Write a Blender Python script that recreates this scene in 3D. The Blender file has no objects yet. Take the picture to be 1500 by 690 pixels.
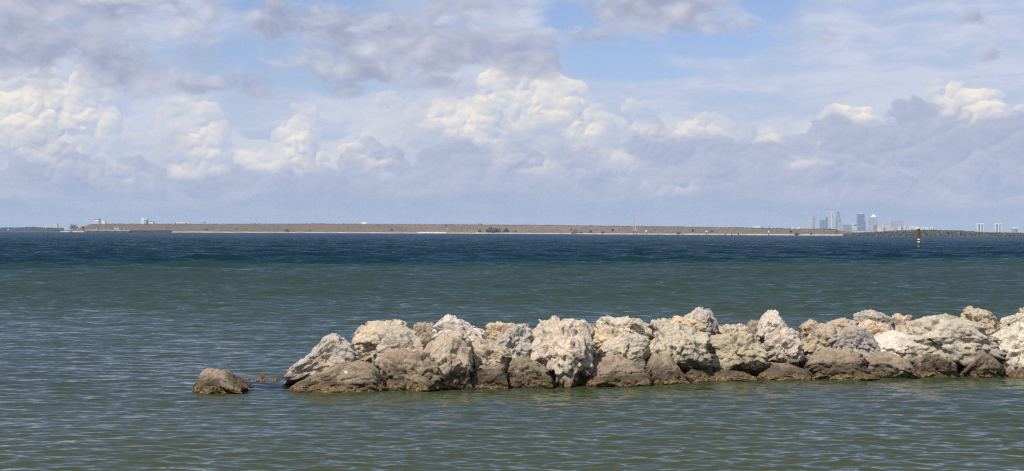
import bpy, bmesh, math, random
import numpy as np
from mathutils import Vector, Matrix, Quaternion

sc = bpy.context.scene
col = sc.collection
R = math.radians

# ------------------------------------------------------------------ camera
F = 2379.0                      # focal length in photo pixels (1500 x 690)
CAMH = 2.6
cam_d = bpy.data.cameras.new('camera')
cam_d.sensor_width = 36.0
cam_d.lens = 36.0 * F / 1500.0
cam_d.clip_start = 0.1
cam_d.clip_end = 90000
cam = bpy.data.objects.new('camera', cam_d)
col.objects.link(cam)
CQ = Matrix.Rotation(R(90 - 0.0987), 3, 'X') @ Matrix.Rotation(R(0.2368), 3, 'Z')
cam.matrix_world = Matrix.Translation((0, 0, CAMH)) @ CQ.to_4x4()
sc.camera = cam

def ray(px, py):
    return CQ @ Vector(((px - 750) / F, (345 - py) / F, -1))
def at(px, py, Y):
    d = ray(px, py)
    return Vector((0, 0, CAMH)) + d * (Y / d.y)
def sea(px, py):
    d = ray(px, py)
    t = -CAMH / d.z
    return Vector((0, 0, CAMH)) + d * t
def hor(px):                     # picture row of the horizon
    return 337.8 + 6.2 * px / 1500

# ------------------------------------------------------------------ render
sc.render.engine = 'CYCLES'
sc.view_settings.view_transform = 'Standard'
sc.view_settings.look = 'None'
sc.view_settings.gamma = 1
sc.view_settings.exposure = 0.0
sc.cycles.use_denoising = False
sc.cycles.filter_width = 1.2
sc.cycles.use_adaptive_sampling = True
sc.cycles.adaptive_threshold = 0.004
sc.cycles.adaptive_min_samples = 32
sc.cycles.max_bounces = 6
sc.cycles.diffuse_bounces = 3
sc.cycles.glossy_bounces = 3
sc.cycles.volume_bounces = 1
sc.cycles.caustics_reflective = False
sc.cycles.caustics_refractive = False

# ------------------------------------------------------------------ helpers
def tag(o, label=None, cat=None, group=None, kind=None):
    if label: o['label'] = label
    if cat: o['category'] = cat
    if group: o['group'] = group
    if kind: o['kind'] = kind
    return o

def empty(name, loc, rz=0.0):
    o = bpy.data.objects.new(name, None)
    o.empty_display_size = 0.5
    col.objects.link(o)
    o.location = loc
    o.rotation_euler = (0, 0, rz)
    return o

def link(name, me, mat=None, parent=None, smooth=False):
    o = bpy.data.objects.new(name, me)
    col.objects.link(o)
    if mat: me.materials.append(mat)
    if parent: o.parent = parent
    if smooth: me.polygons.foreach_set('use_smooth', [True] * len(me.polygons))
    return o

def np_mesh(name, V, Fc):
    me = bpy.data.meshes.new(name)
    V = np.asarray(V, dtype=np.float32); Fc = np.asarray(Fc, dtype=np.int32)
    k = Fc.shape[1]
    me.vertices.add(len(V)); me.vertices.foreach_set('co', V.ravel())
    me.loops.add(Fc.size); me.loops.foreach_set('vertex_index', Fc.ravel())
    me.polygons.add(len(Fc))
    me.polygons.foreach_set('loop_start', np.arange(0, Fc.size, k, dtype=np.int32))
    me.polygons.foreach_set('loop_total', np.full(len(Fc), k, dtype=np.int32))
    me.update(calc_edges=True)
    return me

class MB:
    """collects boxes, prisms and bars; build() links them as ONE mesh object"""
    def __init__(s): s.v = []; s.f = []
    def add(s, vs, fs):
        n = len(s.v); s.v += [tuple(v) for v in vs]; s.f += [tuple(i + n for i in f) for f in fs]
    def box(s, x0, x1, y0, y1, z0, z1):
        s.add([(x0,y0,z0),(x1,y0,z0),(x1,y1,z0),(x0,y1,z0),(x0,y0,z1),(x1,y0,z1),(x1,y1,z1),(x0,y1,z1)],
              [(3,2,1,0),(4,5,6,7),(0,1,5,4),(1,2,6,5),(2,3,7,6),(3,0,4,7)])
    def prism(s, poly, y0, y1):                       # polygon in x-z, extruded along y
        n = len(poly)
        s.add([(x,y0,z) for x,z in poly] + [(x,y1,z) for x,z in poly],
              [tuple(range(n))] + [tuple(range(2*n-1, n-1, -1))] + [((i+1)%n, i, i+n, (i+1)%n+n) for i in range(n)])
    def lathe(s, prof, cx=0, cy=0, n=16):             # profile of (radius, z)
        vs = []; fs = []
        for r, z in prof:
            for k in range(n):
                a = 2*math.pi*k/n; vs.append((cx + r*math.cos(a), cy + r*math.sin(a), z))
        for j in range(len(prof)-1):
            for k in range(n):
                k2 = (k+1) % n
                fs.append((j*n+k, j*n+k2, (j+1)*n+k2, (j+1)*n+k))
        fs.append(tuple(range(n-1, -1, -1))); fs.append(tuple((len(prof)-1)*n + k for k in range(n)))
        s.add(vs, fs)
    def bar(s, a, b, r, r2=None, n=6):                # tapered bar between two points
        a = Vector(a); b = Vector(b); d = (b - a).normalized()
        u = d.orthogonal().normalized(); w = d.cross(u); r2 = r if r2 is None else r2
        vs = []
        for p, rr in ((a, r), (b, r2)):
            for k in range(n):
                t = 2*math.pi*k/n; vs.append(p + (u*math.cos(t) + w*math.sin(t))*rr)
        s.add(vs, [(k, (k+1)%n, (k+1)%n+n, k+n) for k in range(n)] + [tuple(range(n-1,-1,-1)), tuple(range(n, 2*n))])
    def build(s, name, mat, parent=None, smooth=False):
        me = bpy.data.meshes.new(name); me.from_pydata(s.v, [], s.f); me.update()
        return link(name, me, mat, parent, smooth)

# ------------------------------------------------------------------ numpy noise
_rs = np.random.RandomState(7)
_perm = np.concatenate([_rs.permutation(256)] * 3)
_grad = _rs.normal(size=(256, 3)); _grad /= np.linalg.norm(_grad, axis=1)[:, None]
_jit = _rs.rand(256, 3)
def _hash(i, j, k): return _perm[_perm[_perm[i & 255] + (j & 255)] + (k & 255)]
def perlin(p):
    pi = np.floor(p).astype(int); pf = p - pi
    w = pf*pf*pf*(pf*(pf*6-15)+10)
    out = 0
    for dx in (0,1):
        for dy in (0,1):
            for dz in (0,1):
                g = _grad[_hash(pi[:,0]+dx, pi[:,1]+dy, pi[:,2]+dz)]
                dot = g[:,0]*(pf[:,0]-dx) + g[:,1]*(pf[:,1]-dy) + g[:,2]*(pf[:,2]-dz)
                wt = (w[:,0] if dx else 1-w[:,0])*(w[:,1] if dy else 1-w[:,1])*(w[:,2] if dz else 1-w[:,2])
                out = out + dot*wt
    return out*1.6
def fbm(p, o=4, g=0.5):
    s = 0; a = 1; t = 0
    for i in range(o):
        s = s + a*perlin(p*2.03**i + 17.3*i); t += a; a *= g
    return s/t
def ridged(p, o=4, g=0.5):
    s = 0; a = 1; t = 0
    for i in range(o):
        s = s + a*(1-np.abs(perlin(p*2.07**i + 31.7*i))*2); t += a; a *= g
    return s/t
def worley(p):
    pi = np.floor(p).astype(int); best = np.full(len(p), 9.0)
    for dx in (-1,0,1):
        for dy in (-1,0,1):
            for dz in (-1,0,1):
                c = pi + (dx,dy,dz)
                q = c + _jit[_hash(c[:,0], c[:,1], c[:,2])]
                best = np.minimum(best, ((p-q)**2).sum(1))
    return np.sqrt(best)
def facet(p, seed):
    """broken planes: every cell carries its own tilted face"""
    pi = np.floor(p).astype(int); best = np.full(len(p), 9.0); out = np.zeros(len(p))
    for dx in (-1,0,1):
        for dy in (-1,0,1):
            for dz in (-1,0,1):
                c = pi + (dx,dy,dz)
                hsh = _hash(c[:,0]+seed, c[:,1], c[:,2])
                q = p - c - _jit[hsh]
                d = (q**2).sum(1); m = d < best
                best = np.where(m, d, best)
                out = np.where(m, (_grad[(hsh*7+3) & 255]*q).sum(1), out)
    return out
def sstep(a, b, x):
    t = np.clip((x-a)/(b-a), 0, 1); return t*t*(3-2*t)

# ------------------------------------------------------------------ node helper
class NT:
    def __init__(s, tree): s.t = tree; s.L = tree.links
    def n(s, typ, **kw):
        nd = s.t.nodes.new(typ)
        for k, v in kw.items(): setattr(nd, k, v)
        return nd
    def put(s, sock, v):
        if hasattr(v, 'is_output'): s.L.new(v, sock)
        elif v is not None:
            if sock.type == 'RGBA' and hasattr(v, '__len__') and len(v) == 3: v = (*v, 1)
            sock.default_value = v
    def m(s, op, a, b=None, c=None, clamp=False):
        nd = s.n('ShaderNodeMath', operation=op, use_clamp=clamp)
        s.put(nd.inputs[0], a)
        if b is not None: s.put(nd.inputs[1], b)
        if c is not None: s.put(nd.inputs[2], c)
        return nd.outputs[0]
    def vm(s, op, a, b=None, c=None):
        nd = s.n('ShaderNodeVectorMath', operation=op)
        s.put(nd.inputs[0], a)
        if b is not None:
            if op == 'SCALE': s.put(nd.inputs['Scale'], b)
            else: s.put(nd.inputs[1], b)
        if c is not None: s.put(nd.inputs[2], c)
        return nd.outputs['Value'] if op in ('LENGTH', 'DOT_PRODUCT', 'DISTANCE') else nd.outputs[0]
    def xyz(s, x=0.0, y=0.0, z=0.0):
        nd = s.n('ShaderNodeCombineXYZ')
        for i, v in enumerate((x, y, z)): s.put(nd.inputs[i], v)
        return nd.outputs[0]
    def sep(s, v):
        nd = s.n('ShaderNodeSeparateXYZ'); s.put(nd.inputs[0], v); return nd.outputs
    def ss(s, x, a, b, lo=0.0, hi=1.0, mode='SMOOTHSTEP'):
        nd = s.n('ShaderNodeMapRange', interpolation_type=mode)
        s.put(nd.inputs[0], x); s.put(nd.inputs[1], a); s.put(nd.inputs[2], b); s.put(nd.inputs[3], lo); s.put(nd.inputs[4], hi)
        return nd.outputs[0]
    def mix(s, f, a, b, blend='MIX'):
        nd = s.n('ShaderNodeMix', data_type='RGBA', blend_type=blend)
        s.put(nd.inputs[0], f); s.put(nd.inputs[6], a); s.put(nd.inputs[7], b)
        return nd.outputs[2]
    def noise(s, vec, scale=1.0, detail=4.0, rough=0.5, lac=2.0, dist=0.0, colr=False, dim='3D'):
        nd = s.n('ShaderNodeTexNoise', noise_dimensions=dim)
        s.put(nd.inputs['Vector'], vec)
        nd.inputs['Scale'].default_value = scale; nd.inputs['Detail'].default_value = detail
        nd.inputs['Roughness'].default_value = rough; nd.inputs['Lacunarity'].default_value = lac
        nd.inputs['Distortion'].default_value = dist
        return nd.outputs[1 if colr else 0]
    def voro(s, vec, scale=1.0, detail=0.0, rough=0.5, lac=2.0, feature='F1', smooth=0.5, rnd=1.0, dim='3D'):
        nd = s.n('ShaderNodeTexVoronoi', voronoi_dimensions=dim, feature=feature)
        s.put(nd.inputs['Vector'], vec)
        nd.inputs['Scale'].default_value = scale
        nd.inputs['Detail'].default_value = detail; nd.inputs['Roughness'].default_value = rough
        nd.inputs['Lacunarity'].default_value = lac; nd.inputs['Randomness'].default_value = rnd
        if feature == 'SMOOTH_F1': nd.inputs['Smoothness'].default_value = smooth
        return nd.outputs[0]
    def curve(s, x, pts):                            # float curve through (x, y) points given in 0..1
        nd = s.n('ShaderNodeFloatCurve')
        s.put(nd.inputs[1], x)
        c = nd.mapping.curves[0]
        while len(c.points) > 2: c.points.remove(c.points[1])
        c.points[0].location = pts[0]; c.points[-1].location = pts[-1]
        for p in pts[1:-1]: c.points.new(*p)
        nd.mapping.update()
        return nd.outputs[0]

def material(name):
    mt = bpy.data.materials.new(name); mt.use_nodes = True
    t = mt.node_tree; b = t.nodes['Principled BSDF']
    return mt, NT(t), b

_mats = {}
def plain(name, c, rough=0.6, metal=0.0, var=0.12, scale=0.3):
    """painted / plain surface with a little procedural unevenness"""
    if name in _mats: return _mats[name]
    mt, g, b = material(name)
    tc = g.n('ShaderNodeTexCoord')
    k = g.noise(tc.outputs['Object'], scale, 4, 0.6)
    f = g.ss(k, 0.3, 0.7, 1-var, 1+var, 'LINEAR')
    cc = g.vm('SCALE', c, f)
    g.L.new(cc, b.inputs['Base Color'])
    b.inputs['Roughness'].default_value = rough; b.inputs['Metallic'].default_value = metal
    _mats[name] = mt
    return mt
# ------------------------------------------------------------------ sun and sky
SUN = Vector((-0.50, -0.66, 1.0)).normalized()
SUN_EL = math.asin(SUN.z); SUN_ROT = math.atan2(SUN.x, SUN.y)
sl = bpy.data.lights.new('sun', 'SUN'); sl.energy = 4.6; sl.angle = R(0.5); sl.color = (1.0, 0.955, 0.89)
so = bpy.data.objects.new('sun', sl); col.objects.link(so)
so.rotation_euler = SUN.to_track_quat('Z', 'Y').to_euler()

wd = bpy.data.worlds.new('World'); sc.world = wd; wd.use_nodes = True
wt = wd.node_tree
for nd in list(wt.nodes): wt.nodes.remove(nd)
g = NT(wt)
def noise2(vec, scale, detail, rough, colr=False):
    return g.noise(vec, scale, detail, rough, colr=colr, dim='2D')
SKY_STR = 0.10
sky = g.n('ShaderNodeTexSky', sky_type='NISHITA')
sky.sun_disc = False; sky.sun_elevation = SUN_EL; sky.sun_rotation = SUN_ROT
sky.altitude = 0; sky.air_density = 1.0; sky.dust_density = 0.6; sky.ozone_density = 1.5

# direction -> azimuth and elevation, in units of 2.408 degrees
tc = g.n('ShaderNodeTexCoord')
dx, dy, dz = g.sep(tc.outputs['Generated'])
K = 180/math.pi/2.408
u = g.m('MULTIPLY', g.m('ARCTAN2', dx, dy), K)
v = g.m('MULTIPLY', g.m('ARCSINE', dz), K)
P = g.xyz(u, v, 0)
def UV(X, Y): return ((X-750)/100.0, (hor(X)-Y)/100.0)

def blobs(P, lst):
    acc = None
    for (X, Y, rx, ry, w) in lst:
        cu, cv = UV(X, Y); rx /= 100.0; ry /= 100.0
        q = g.vm('MULTIPLY_ADD', P, (1/rx, 1/ry, 0), (-cu/rx, -cv/ry, 0))
        l = g.m('MULTIPLY_ADD', g.vm('LENGTH', q), -w, w)
        acc = l if acc is None else g.m('SMOOTH_MAX', acc, l, 0.25)
    return acc

def over(base, colr, a): return g.mix(a, base, colr)
def C(r, gg, b):                                     # cloud radiance (before the background strength)
    f = lambda c: (c/12.92 if c <= 0.04045 else ((c+0.055)/1.055)**2.4)/SKY_STR
    return (f(r/255), f(gg/255), f(b/255))

# large slow unevenness shared by several layers
big = noise2(g.vm('MULTIPLY', P, (0.35, 0.8, 1)), 1.0, 3, 0.5)

# clear sky, paler towards the horizon as in humid air
base = g.vm('MULTIPLY', sky.outputs[0], (0.88, 0.90, 1.16))

# ---- high thin veil
warp = g.vm('SCALE', g.vm('SUBTRACT', noise2(P, 0.9, 2, 0.5, colr=True), (0.5, 0.5, 0.5)), 0.35)
Pw = g.vm('ADD', P, warp)
vn = noise2(g.vm('MULTIPLY', Pw, (0.45, 2.0, 1)), 1.0, 7, 0.6)
blue = blobs(P, [(440, 12, 150, 22, 1), (380, 90, 170, 50, 1), (500, 85, 90, 40, 1), (840, 30, 70, 45, 1), (900, 75, 120, 45, 1),
                 (1030, 65, 130, 40, 1), (930, 108, 130, 16, .8), (1120, 15, 50, 40, .8), (110, 45, 60, 12, .4), (800, 130, 50, 25, .6), (500,130,60,20,.7)])
va = g.m('ADD', g.m('MULTIPLY', vn, 1.5), 0.30)
va = g.m('SUBTRACT', va, g.m('MULTIPLY', g.m('MAXIMUM', blue, 0.0), 1.9))
va = g.ss(va, 0.1, 1.25, 0.0, 0.92)
hi = g.ss(v, 3.5, 5.0, 1.0, 0.06)                     # thinner veil overhead
va = g.m('MULTIPLY', va, hi)
vcol = g.mix(g.ss(vn, 0.35, 0.65), C(184, 196, 222), C(208, 213, 230))
cur = over(base, vcol, va)

# ---- cumulus banks
LIT = [(85, 175, 130, 85, 1), (15, 215, 45, 30, .7), (185, 258, 60, 30, .8), (300, 185, 70, 60, .7), (300, 252, 70, 20, .7), (385, 238, 50, 30, .8), (440, 205, 45, 55, .9),
       (545, 230, 75, 35, .7), (690, 178, 100, 45, .8), (780, 140, 120, 70, 1), (850, 185, 60, 60, .8), (790, 242, 80, 32, .8), (910, 232, 60, 30, .6), (985, 276, 55, 16, .8),
       (25, 292, 60, 18, .5), (1000, 195, 90, 22, .8), (1130, 198, 60, 16, .6), (1252, 160, 50, 28, 1), (1412, 158, 85, 32, 1.1), (1222, 214, 50, 10, .5), (1390, 288, 40, 24, .6), (1180, 242, 50, 12, .6), (1280,236,50,12,.4)]
litn = noise2(g.vm('MULTIPLY', Pw, (0.9, 1.6, 1)), 1.3, 5, 0.55)
LITM = g.ss(g.m('MULTIPLY_ADD', g.m('SUBTRACT', litn, 0.5), 1.5, blobs(P, LIT)), 0.0, 0.7, 0.0, 1.0)
mott = noise2(g.vm('MULTIPLY', Pw, (0.8, 1.7, 1)), 2.0, 5, 0.55)
def billow(p, seed, sc_=1.0):
    """heads of cumulus: domes on domes, three sizes"""
    q = g.vm('ADD', g.vm('MULTIPLY', p, (0.85*sc_, 1.1*sc_, 1)), (seed*7.3, seed*3.1, 0))
    wq = g.vm('SCALE', g.vm('SUBTRACT', noise2(q, 1.7, 4, 0.55, colr=True), (0.5, 0.5, 0.5)), 0.36)
    q2 = g.vm('ADD', q, wq)
    h = g.m('MULTIPLY_ADD', noise2(q2, 1.3, 6, 0.55), 0.55, 0.16)
    for k, (scl, w) in enumerate(((1.15, 1.25), (2.7, 0.62), (6.0, 0.26))):
        d = g.voro(g.vm('ADD', q2, (k*3.7, k*1.9, 0)), scl, dim='2D')
        h = g.m('MULTIPLY_ADD', g.m('MULTIPLY', d, d), -w, h)
    return h

def profile(p, pts):
    pu = g.sep(p)[0]
    x = g.m('MULTIPLY_ADD', pu, 1/20.0, 0.5)           # u -10..10 -> 0..1
    P2 = []
    for X, Y in pts:
        a, b = UV(X, Y); P2.append((a/20+0.5, b/4.0))
    P2 = [(0.0, P2[0][1]*0.9)] + P2 + [(1.0, P2[-1][1]*0.9)]
    return g.m('MULTIPLY', g.curve(x, P2), 4.0)

def bank(cur, pts, seed, amp, lit, shade, deep_shade, edge, body=1.0, sc_=1.0, lit_cut=0.2, fade=(0.15, 0.9), amax=1.0, depth=1.3):
    def field(p):
        t = profile(p, pts)
        pv = g.sep(p)[1]
        bl = billow(p, seed, sc_)
        return g.m('ADD', g.m('SUBTRACT', t, pv), g.m('MULTIPLY', bl, amp)), bl
    F0, b0 = field(P)
    F1, b1 = field(g.vm('ADD', P, (-0.028, 0.048, 0)))
    dl = g.m('SUBTRACT', F0, F1)
    light = g.m('MULTIPLY_ADD', dl, 5.0, 0.34, clamp=True)
    # whole stretches of a bank stand in the shade of others
    light = g.m('MULTIPLY', light, g.m('MULTIPLY_ADD', LITM, 1.0-lit_cut, lit_cut))
    dp = g.ss(F0, 0.0, depth, 1.0, 0.0, 'LINEAR')
    light = g.m('MULTIPLY', light, g.m('MULTIPLY_ADD', dp, 0.75, 0.25))
    cc = g.mix(g.m('MULTIPLY_ADD', g.ss(F0, 0.1, depth), 0.7, g.m('MULTIPLY', mott, 0.3)), shade, deep_shade)
    cc = g.mix(light, cc, lit)
    a = g.ss(F0, 0.0, edge, 0.0, amax)
    fn = noise2(g.vm('MULTIPLY', Pw, (0.5, 2.6, 1)), 1.0, 6, 0.6)
    base_f = g.ss(g.m('MULTIPLY_ADD', g.m('SUBTRACT', fn, 0.5), 1.2, v), fade[0], fade[1])
    a = g.m('MULTIPLY', a, base_f)
    if body != 1.0: a = g.m('MULTIPLY', a, body)
    return over(cur, cc, a)

B1 = [(-250,170),(-120,140),(0,128),(60,112),(120,112),(175,140),(212,205),(245,165),(275,148),(325,158),(365,215),(395,205),(425,172),(458,165),(482,205),
      (530,165),(570,140),(620,135),(660,140),(690,120),(720,100),(765,92),(810,96),(850,112),(872,140),(925,158),(960,190),(1010,185),(1060,188),(1110,190),
      (1150,188),(1185,165),(1225,142),(1265,145),(1300,170),(1335,148),(1375,135),(1425,140),(1470,160),(1500,172),(1620,150),(1750,165)]
B1c = [(-250,190),(0,190),(60,165),(110,175),(150,225),(200,262),(240,205),(290,190),(340,225),(380,250),(410,195),(445,168),(475,215),(520,222),(570,195),(620,170),(660,185),(700,160),(740,150),(790,165),(830,150),(870,180),(920,190),(960,215),(1010,195),(1060,198),(1110,195),(1160,205),(1210,170),(1250,150),(1290,185),(1350,160),(1410,148),(1460,170),(1500,185),(1620,170),(1750,180)]
B2 = [(-250,240),(0,236),(60,214),(120,218),(160,240),(250,238),(330,250),(420,245),(490,232),(550,212),(590,202),(630,200),(680,200),(730,205),(780,214),
      (830,200),(880,196),(930,188),(990,200),(1040,186),(1095,190),(1140,178),(1165,164),(1200,160),(1230,174),(1265,182),(1305,165),(1345,158),(1390,168),(1430,158),(1470,168),(1500,150),(1620,165),(1750,150)]
B3 = [(-250,262),(0,262),(120,245),(200,240),(280,262),(360,252),(470,250),(540,262),(650,240),(740,245),(800,228),(880,232),(960,222),(1050,236),(1150,224),(1230,212),(1300,236),(1380,240),(1450,222),(1500,232),(1620,230),(1750,240)]
B0 = [(-250,150),(0,150),(150,165),(230,190),(280,170),(340,168),(390,200),(470,180),(540,150),(600,138),(680,132),(740,110),(800,115),(880,140),(950,150),(1020,165),(1120,180),(1200,175),(1300,185),(1400,170),(1500,185),(1620,170),(1750,175)]
cur = bank(cur, B0, 3.7, 0.45, C(230, 228, 230), C(206, 211, 225), C(192, 200, 220), 0.35, lit_cut=0.6, fade=(0.1, 0.8), amax=0.8)
cur = bank(cur, B1, 1.3, 0.62, C(255, 246, 228), C(196, 204, 223), C(184, 195, 219), 0.06, lit_cut=0.30, fade=(0.2, 1.0), depth=2.6, amax=1.0)
cur = bank(cur, B1c, 4.4, 0.60, C(254, 243, 226), C(184, 194, 217), C(178, 190, 217), 0.07, lit_cut=0.25, fade=(0.2, 1.0), depth=2.2, amax=0.96)
cur = bank(cur, B2, 5.9, 0.54, C(240, 233, 226), C(162, 174, 205), C(168, 181, 211), 0.09, lit_cut=0.26, fade=(0.2, 1.0), amax=0.90, depth=1.8)
cur = bank(cur, B3, 9.4, 0.60, C(228, 222, 224), C(163, 176, 207), C(158, 174, 208), 0.16, lit_cut=0.42, fade=(0.05, 0.55), amax=0.85, depth=1.8)

# ---- low grey-blue streaks over the horizon
sn = noise2(g.vm('MULTIPLY', Pw, (0.30, 3.2, 1)), 1.0, 6, 0.55)
low = g.ss(v, 0.95, 0.25)
cur = over(cur, g.mix(g.ss(sn, 0.42, 0.68), C(147, 166, 204), C(202, 201, 214)), g.m('MULTIPLY', low, g.ss(sn, 0.25, 0.6, 0.25, 0.62)))
cur = over(cur, C(140, 163, 202), g.ss(v, 0.7, 0.0, 0.0, 0.8))

# ---- near grey clouds over the top of the view
D = [(120, 20, 330, 55, .8), (60, 85, 210, 62, .9), (190, 105, 140, 52, 1), (290, 128, 75, 26, .7), (430, 45, 150, 48, .9), (560, 62, 190, 58, 1.1), (680, 78, 150, 48, 1.1),
     (745, 92, 90, 26, .9), (640, 122, 85, 24, .8), (550, 108, 130, 26, .8), (690, 12, 110, 30, .7), (980, 14, 130, 44, 1.1), (515, 130, 55, 16, .5), (370, 132, 40, 22, .5),
     (1205, 62, 26, 16, .45), (1395, 46, 62, 16, .5), (1435, 92, 22, 16, .45), (1497, 90, 24, 16, .5), (862, 58, 38, 18, .45), (1040, 40, 70, 22, .8)]
BL = blobs(P, D)
gen = noise2(g.vm('ADD', g.vm('MULTIPLY', Pw, (0.16, 0.26, 1)), (33.0, 9.0, 0)), 1.0, 6, 0.55)
far = g.ss(v, 3.7, 5.2)
BL = g.m('MAXIMUM', BL, g.m('ADD', g.m('MULTIPLY', g.m('SUBTRACT', gen, 0.63), 5.0), g.m('MULTIPLY_ADD', far, 1.6, -1.6)))
def puff(p, det, ro):
    q = g.vm('ADD', p, warp)
    return noise2(g.vm('ADD', g.vm('MULTIPLY', q, (0.95, 1.5, 1)), (21.0, 4.0, 0)), 1.15, det, ro)
S0 = g.m('ADD', BL, g.m('MULTIPLY', g.m('SUBTRACT', puff(P, 9, 0.60), 0.5), 2.4))
dS = g.m('SUBTRACT', puff(P, 4, 0.5), puff(g.vm('ADD', P, (-0.09, 0.15, 0)), 4, 0.5))
sa = g.ss(S0, -0.06, 0.70, 0.0, 0.93)
lt = g.m('ADD', g.m('MULTIPLY', dS, 2.4), g.m('MULTIPLY_ADD', mott, 0.6, -0.02), clamp=True)
lt = g.m('MAXIMUM', lt, g.ss(S0, 0.55, -0.1, 0.0, 0.75))
scol = g.mix(lt, C(158, 165, 191), C(215, 216, 226))
scol = g.mix(g.ss(big, 0.4, 0.65, 0.0, 0.3), scol, C(180, 183, 206))
cur = over(cur, scol, sa)

# the sea fills everything under the horizon; keep the world below it dim
cur = g.mix(g.ss(v, -0.6, -0.05), C(90, 105, 120), cur)
bg = g.n('ShaderNodeBackground'); bg.inputs['Strength'].default_value = SKY_STR
g.L.new(cur, bg.inputs['Color'])
wo = g.n('ShaderNodeOutputWorld'); g.L.new(bg.outputs[0], wo.inputs['Surface'])
wd.cycles.sampling_method = 'MANUAL'; wd.cycles.sample_map_resolution = 512
# ------------------------------------------------------------------ the bay: one sheet of water with real waves
def build_water():
    rs = np.random.RandomState(11)
    rows = [1.0, 3, 5, 7, 9, 11, 13]
    r = 14.0
    while r < 800:
        rows.append(r)
        r += max(0.034, min(r*r/(CAMH*1624)*0.50, 0.18 + max(0.0, r-70)*0.0042))
    while r < 24000:
        rows.append(r); r *= 1.22
    rows.append(24000.0)
    rr = np.array(rows)
    fine = np.radians(np.linspace(-24, 24, 760))
    coarse = np.radians(np.arange(24+8, 336, 8.0))
    az = np.concatenate([fine, coarse])
    A, RR = np.meshgrid(az, rr)
    X = RR*np.sin(A); Y = RR*np.cos(A)
    dr = np.gradient(rr)[:, None]
    Z = np.zeros_like(X); DX = np.zeros_like(X); DY = np.zeros_like(X)
    nF = len(fine); Xf = X[:, :nF]; Yf = Y[:, :nF]; rf = RR[:, :nF]
    colw = rf*(fine[1]-fine[0])
    space = np.maximum(dr, colw*0.5)
    live = np.where(rr < 950)[0]; m = live[-1]+1
    Xf = Xf[:m]; Yf = Yf[:m]; space = space[:m]
    # slow gust pattern lets the chop rise and die away
    pg = np.stack([Xf.ravel()/6.0, Yf.ravel()/9.0, np.zeros(Xf.size)], 1)
    gust = (1.0 + 0.75*fbm(pg, 3).reshape(Xf.shape)).clip(0.35, 1.7)
    zz = np.zeros_like(Xf); xx = np.zeros_like(Xf); yy = np.zeros_like(Xf)
    sea_state = sstep(55, 170, Yf - 0.53*Xf + 20*fbm(np.stack([Xf.ravel()/40, Yf.ravel()/60, np.zeros(Xf.size)+3], 1), 2).reshape(Xf.shape))
    openw = 0.10 + 0.90*sstep(26, 80, rf[:m])
    endf = sstep(800, 560, rf[:m])
    main = math.radians(-101)                      # the chop runs towards the shore, a little across
    slope2 = 0
    for i in range(168):
        longw = i >= 128; midw = 92 <= i < 128
        if i < 92:
            lam = 0.09*(15.0**rs.rand())           # short chop, 0.09 .. 1.35 m
            peak = math.exp(-((math.log(lam/0.25))/0.85)**2)
            st = 0.0168*(0.25 + peak)*(0.6+0.8*rs.rand())
        elif midw:
            lam = 0.7*(4.5**rs.rand())             # 0.7 .. 3.1 m, away from the shelter of the shore
            st = 0.0185*(0.6+0.8*rs.rand())
        else:
            lam = 2.2*(5.0**rs.rand())             # longer seas out in the channel, 2.2 .. 11 m
            st = 0.0215*(0.6+0.8*rs.rand())
        th = main + rs.normal()*math.radians(31 if i < 92 else (40 if midw else 27))
        k = 2*math.pi/lam; a = st/k*1.4142
        ph = rs.rand()*2*math.pi
        att = sstep(0.42, 0.22, space/lam)
        ww = a*att*gust*(openw if midw else 1.0) if not longw else a*att*(0.06+0.94*sea_state)*gust*endf
        if i < 92: slope2 += st*st
        arg = k*(Xf*math.cos(th) + Yf*math.sin(th)) + ph
        c, s = np.cos(arg), np.sin(arg)
        zz += ww*c; xx -= ww*0.8*math.cos(th)*s; yy -= ww*0.8*math.sin(th)*s
    print('slope rms', math.sqrt(slope2))
    Z[:m, :nF] = zz; DX[:m, :nF] = xx; DY[:m, :nF] = yy
    V = np.stack([X+DX, Y+DY, Z], -1).reshape(-1, 3)
    nr, nc = X.shape
    i = np.arange(nr-1)[:, None]*nc; j = np.arange(nc)[None, :]; j2 = (j+1) % nc
    Fc = np.stack([i+j, i+nc+j, i+nc+j2, i+j2], -1).reshape(-1, 4)
    me = np_mesh('water', V, Fc)
    print('water verts', len(V))

    mt, g, b = material('sea_water')
    geo = g.n('ShaderNodeNewGeometry')
    pos = geo.outputs['Position']; px, py, pz = g.sep(pos)
    dist = g.vm('LENGTH', pos)
    # water body: olive over the sandy shallows, navy farther out for channel depth and a painted cloud shadow
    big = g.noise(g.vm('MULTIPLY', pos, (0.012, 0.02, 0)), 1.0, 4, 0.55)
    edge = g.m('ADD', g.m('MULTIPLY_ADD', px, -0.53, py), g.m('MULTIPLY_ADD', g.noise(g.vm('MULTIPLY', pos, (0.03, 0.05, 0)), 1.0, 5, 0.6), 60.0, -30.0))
    deep_shade = g.ss(edge, 108.0, 160.0)
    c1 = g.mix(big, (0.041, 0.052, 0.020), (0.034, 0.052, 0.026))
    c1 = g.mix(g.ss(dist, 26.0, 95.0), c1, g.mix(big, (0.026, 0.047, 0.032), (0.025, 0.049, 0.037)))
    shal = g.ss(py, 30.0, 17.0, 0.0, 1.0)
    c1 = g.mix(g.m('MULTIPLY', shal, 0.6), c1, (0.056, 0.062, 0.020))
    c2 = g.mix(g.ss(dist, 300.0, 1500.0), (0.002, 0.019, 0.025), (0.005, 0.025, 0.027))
    cc = g.mix(deep_shade, c1, c2)
    # weed bed on the bottom between the lone stone and the breakwater
    wp = sea(398, 566)
    wq = g.vm('MULTIPLY', g.vm('SUBTRACT', pos, (wp.x, wp.y, 0)), (1/1.15, 1/0.95, 0))
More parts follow.
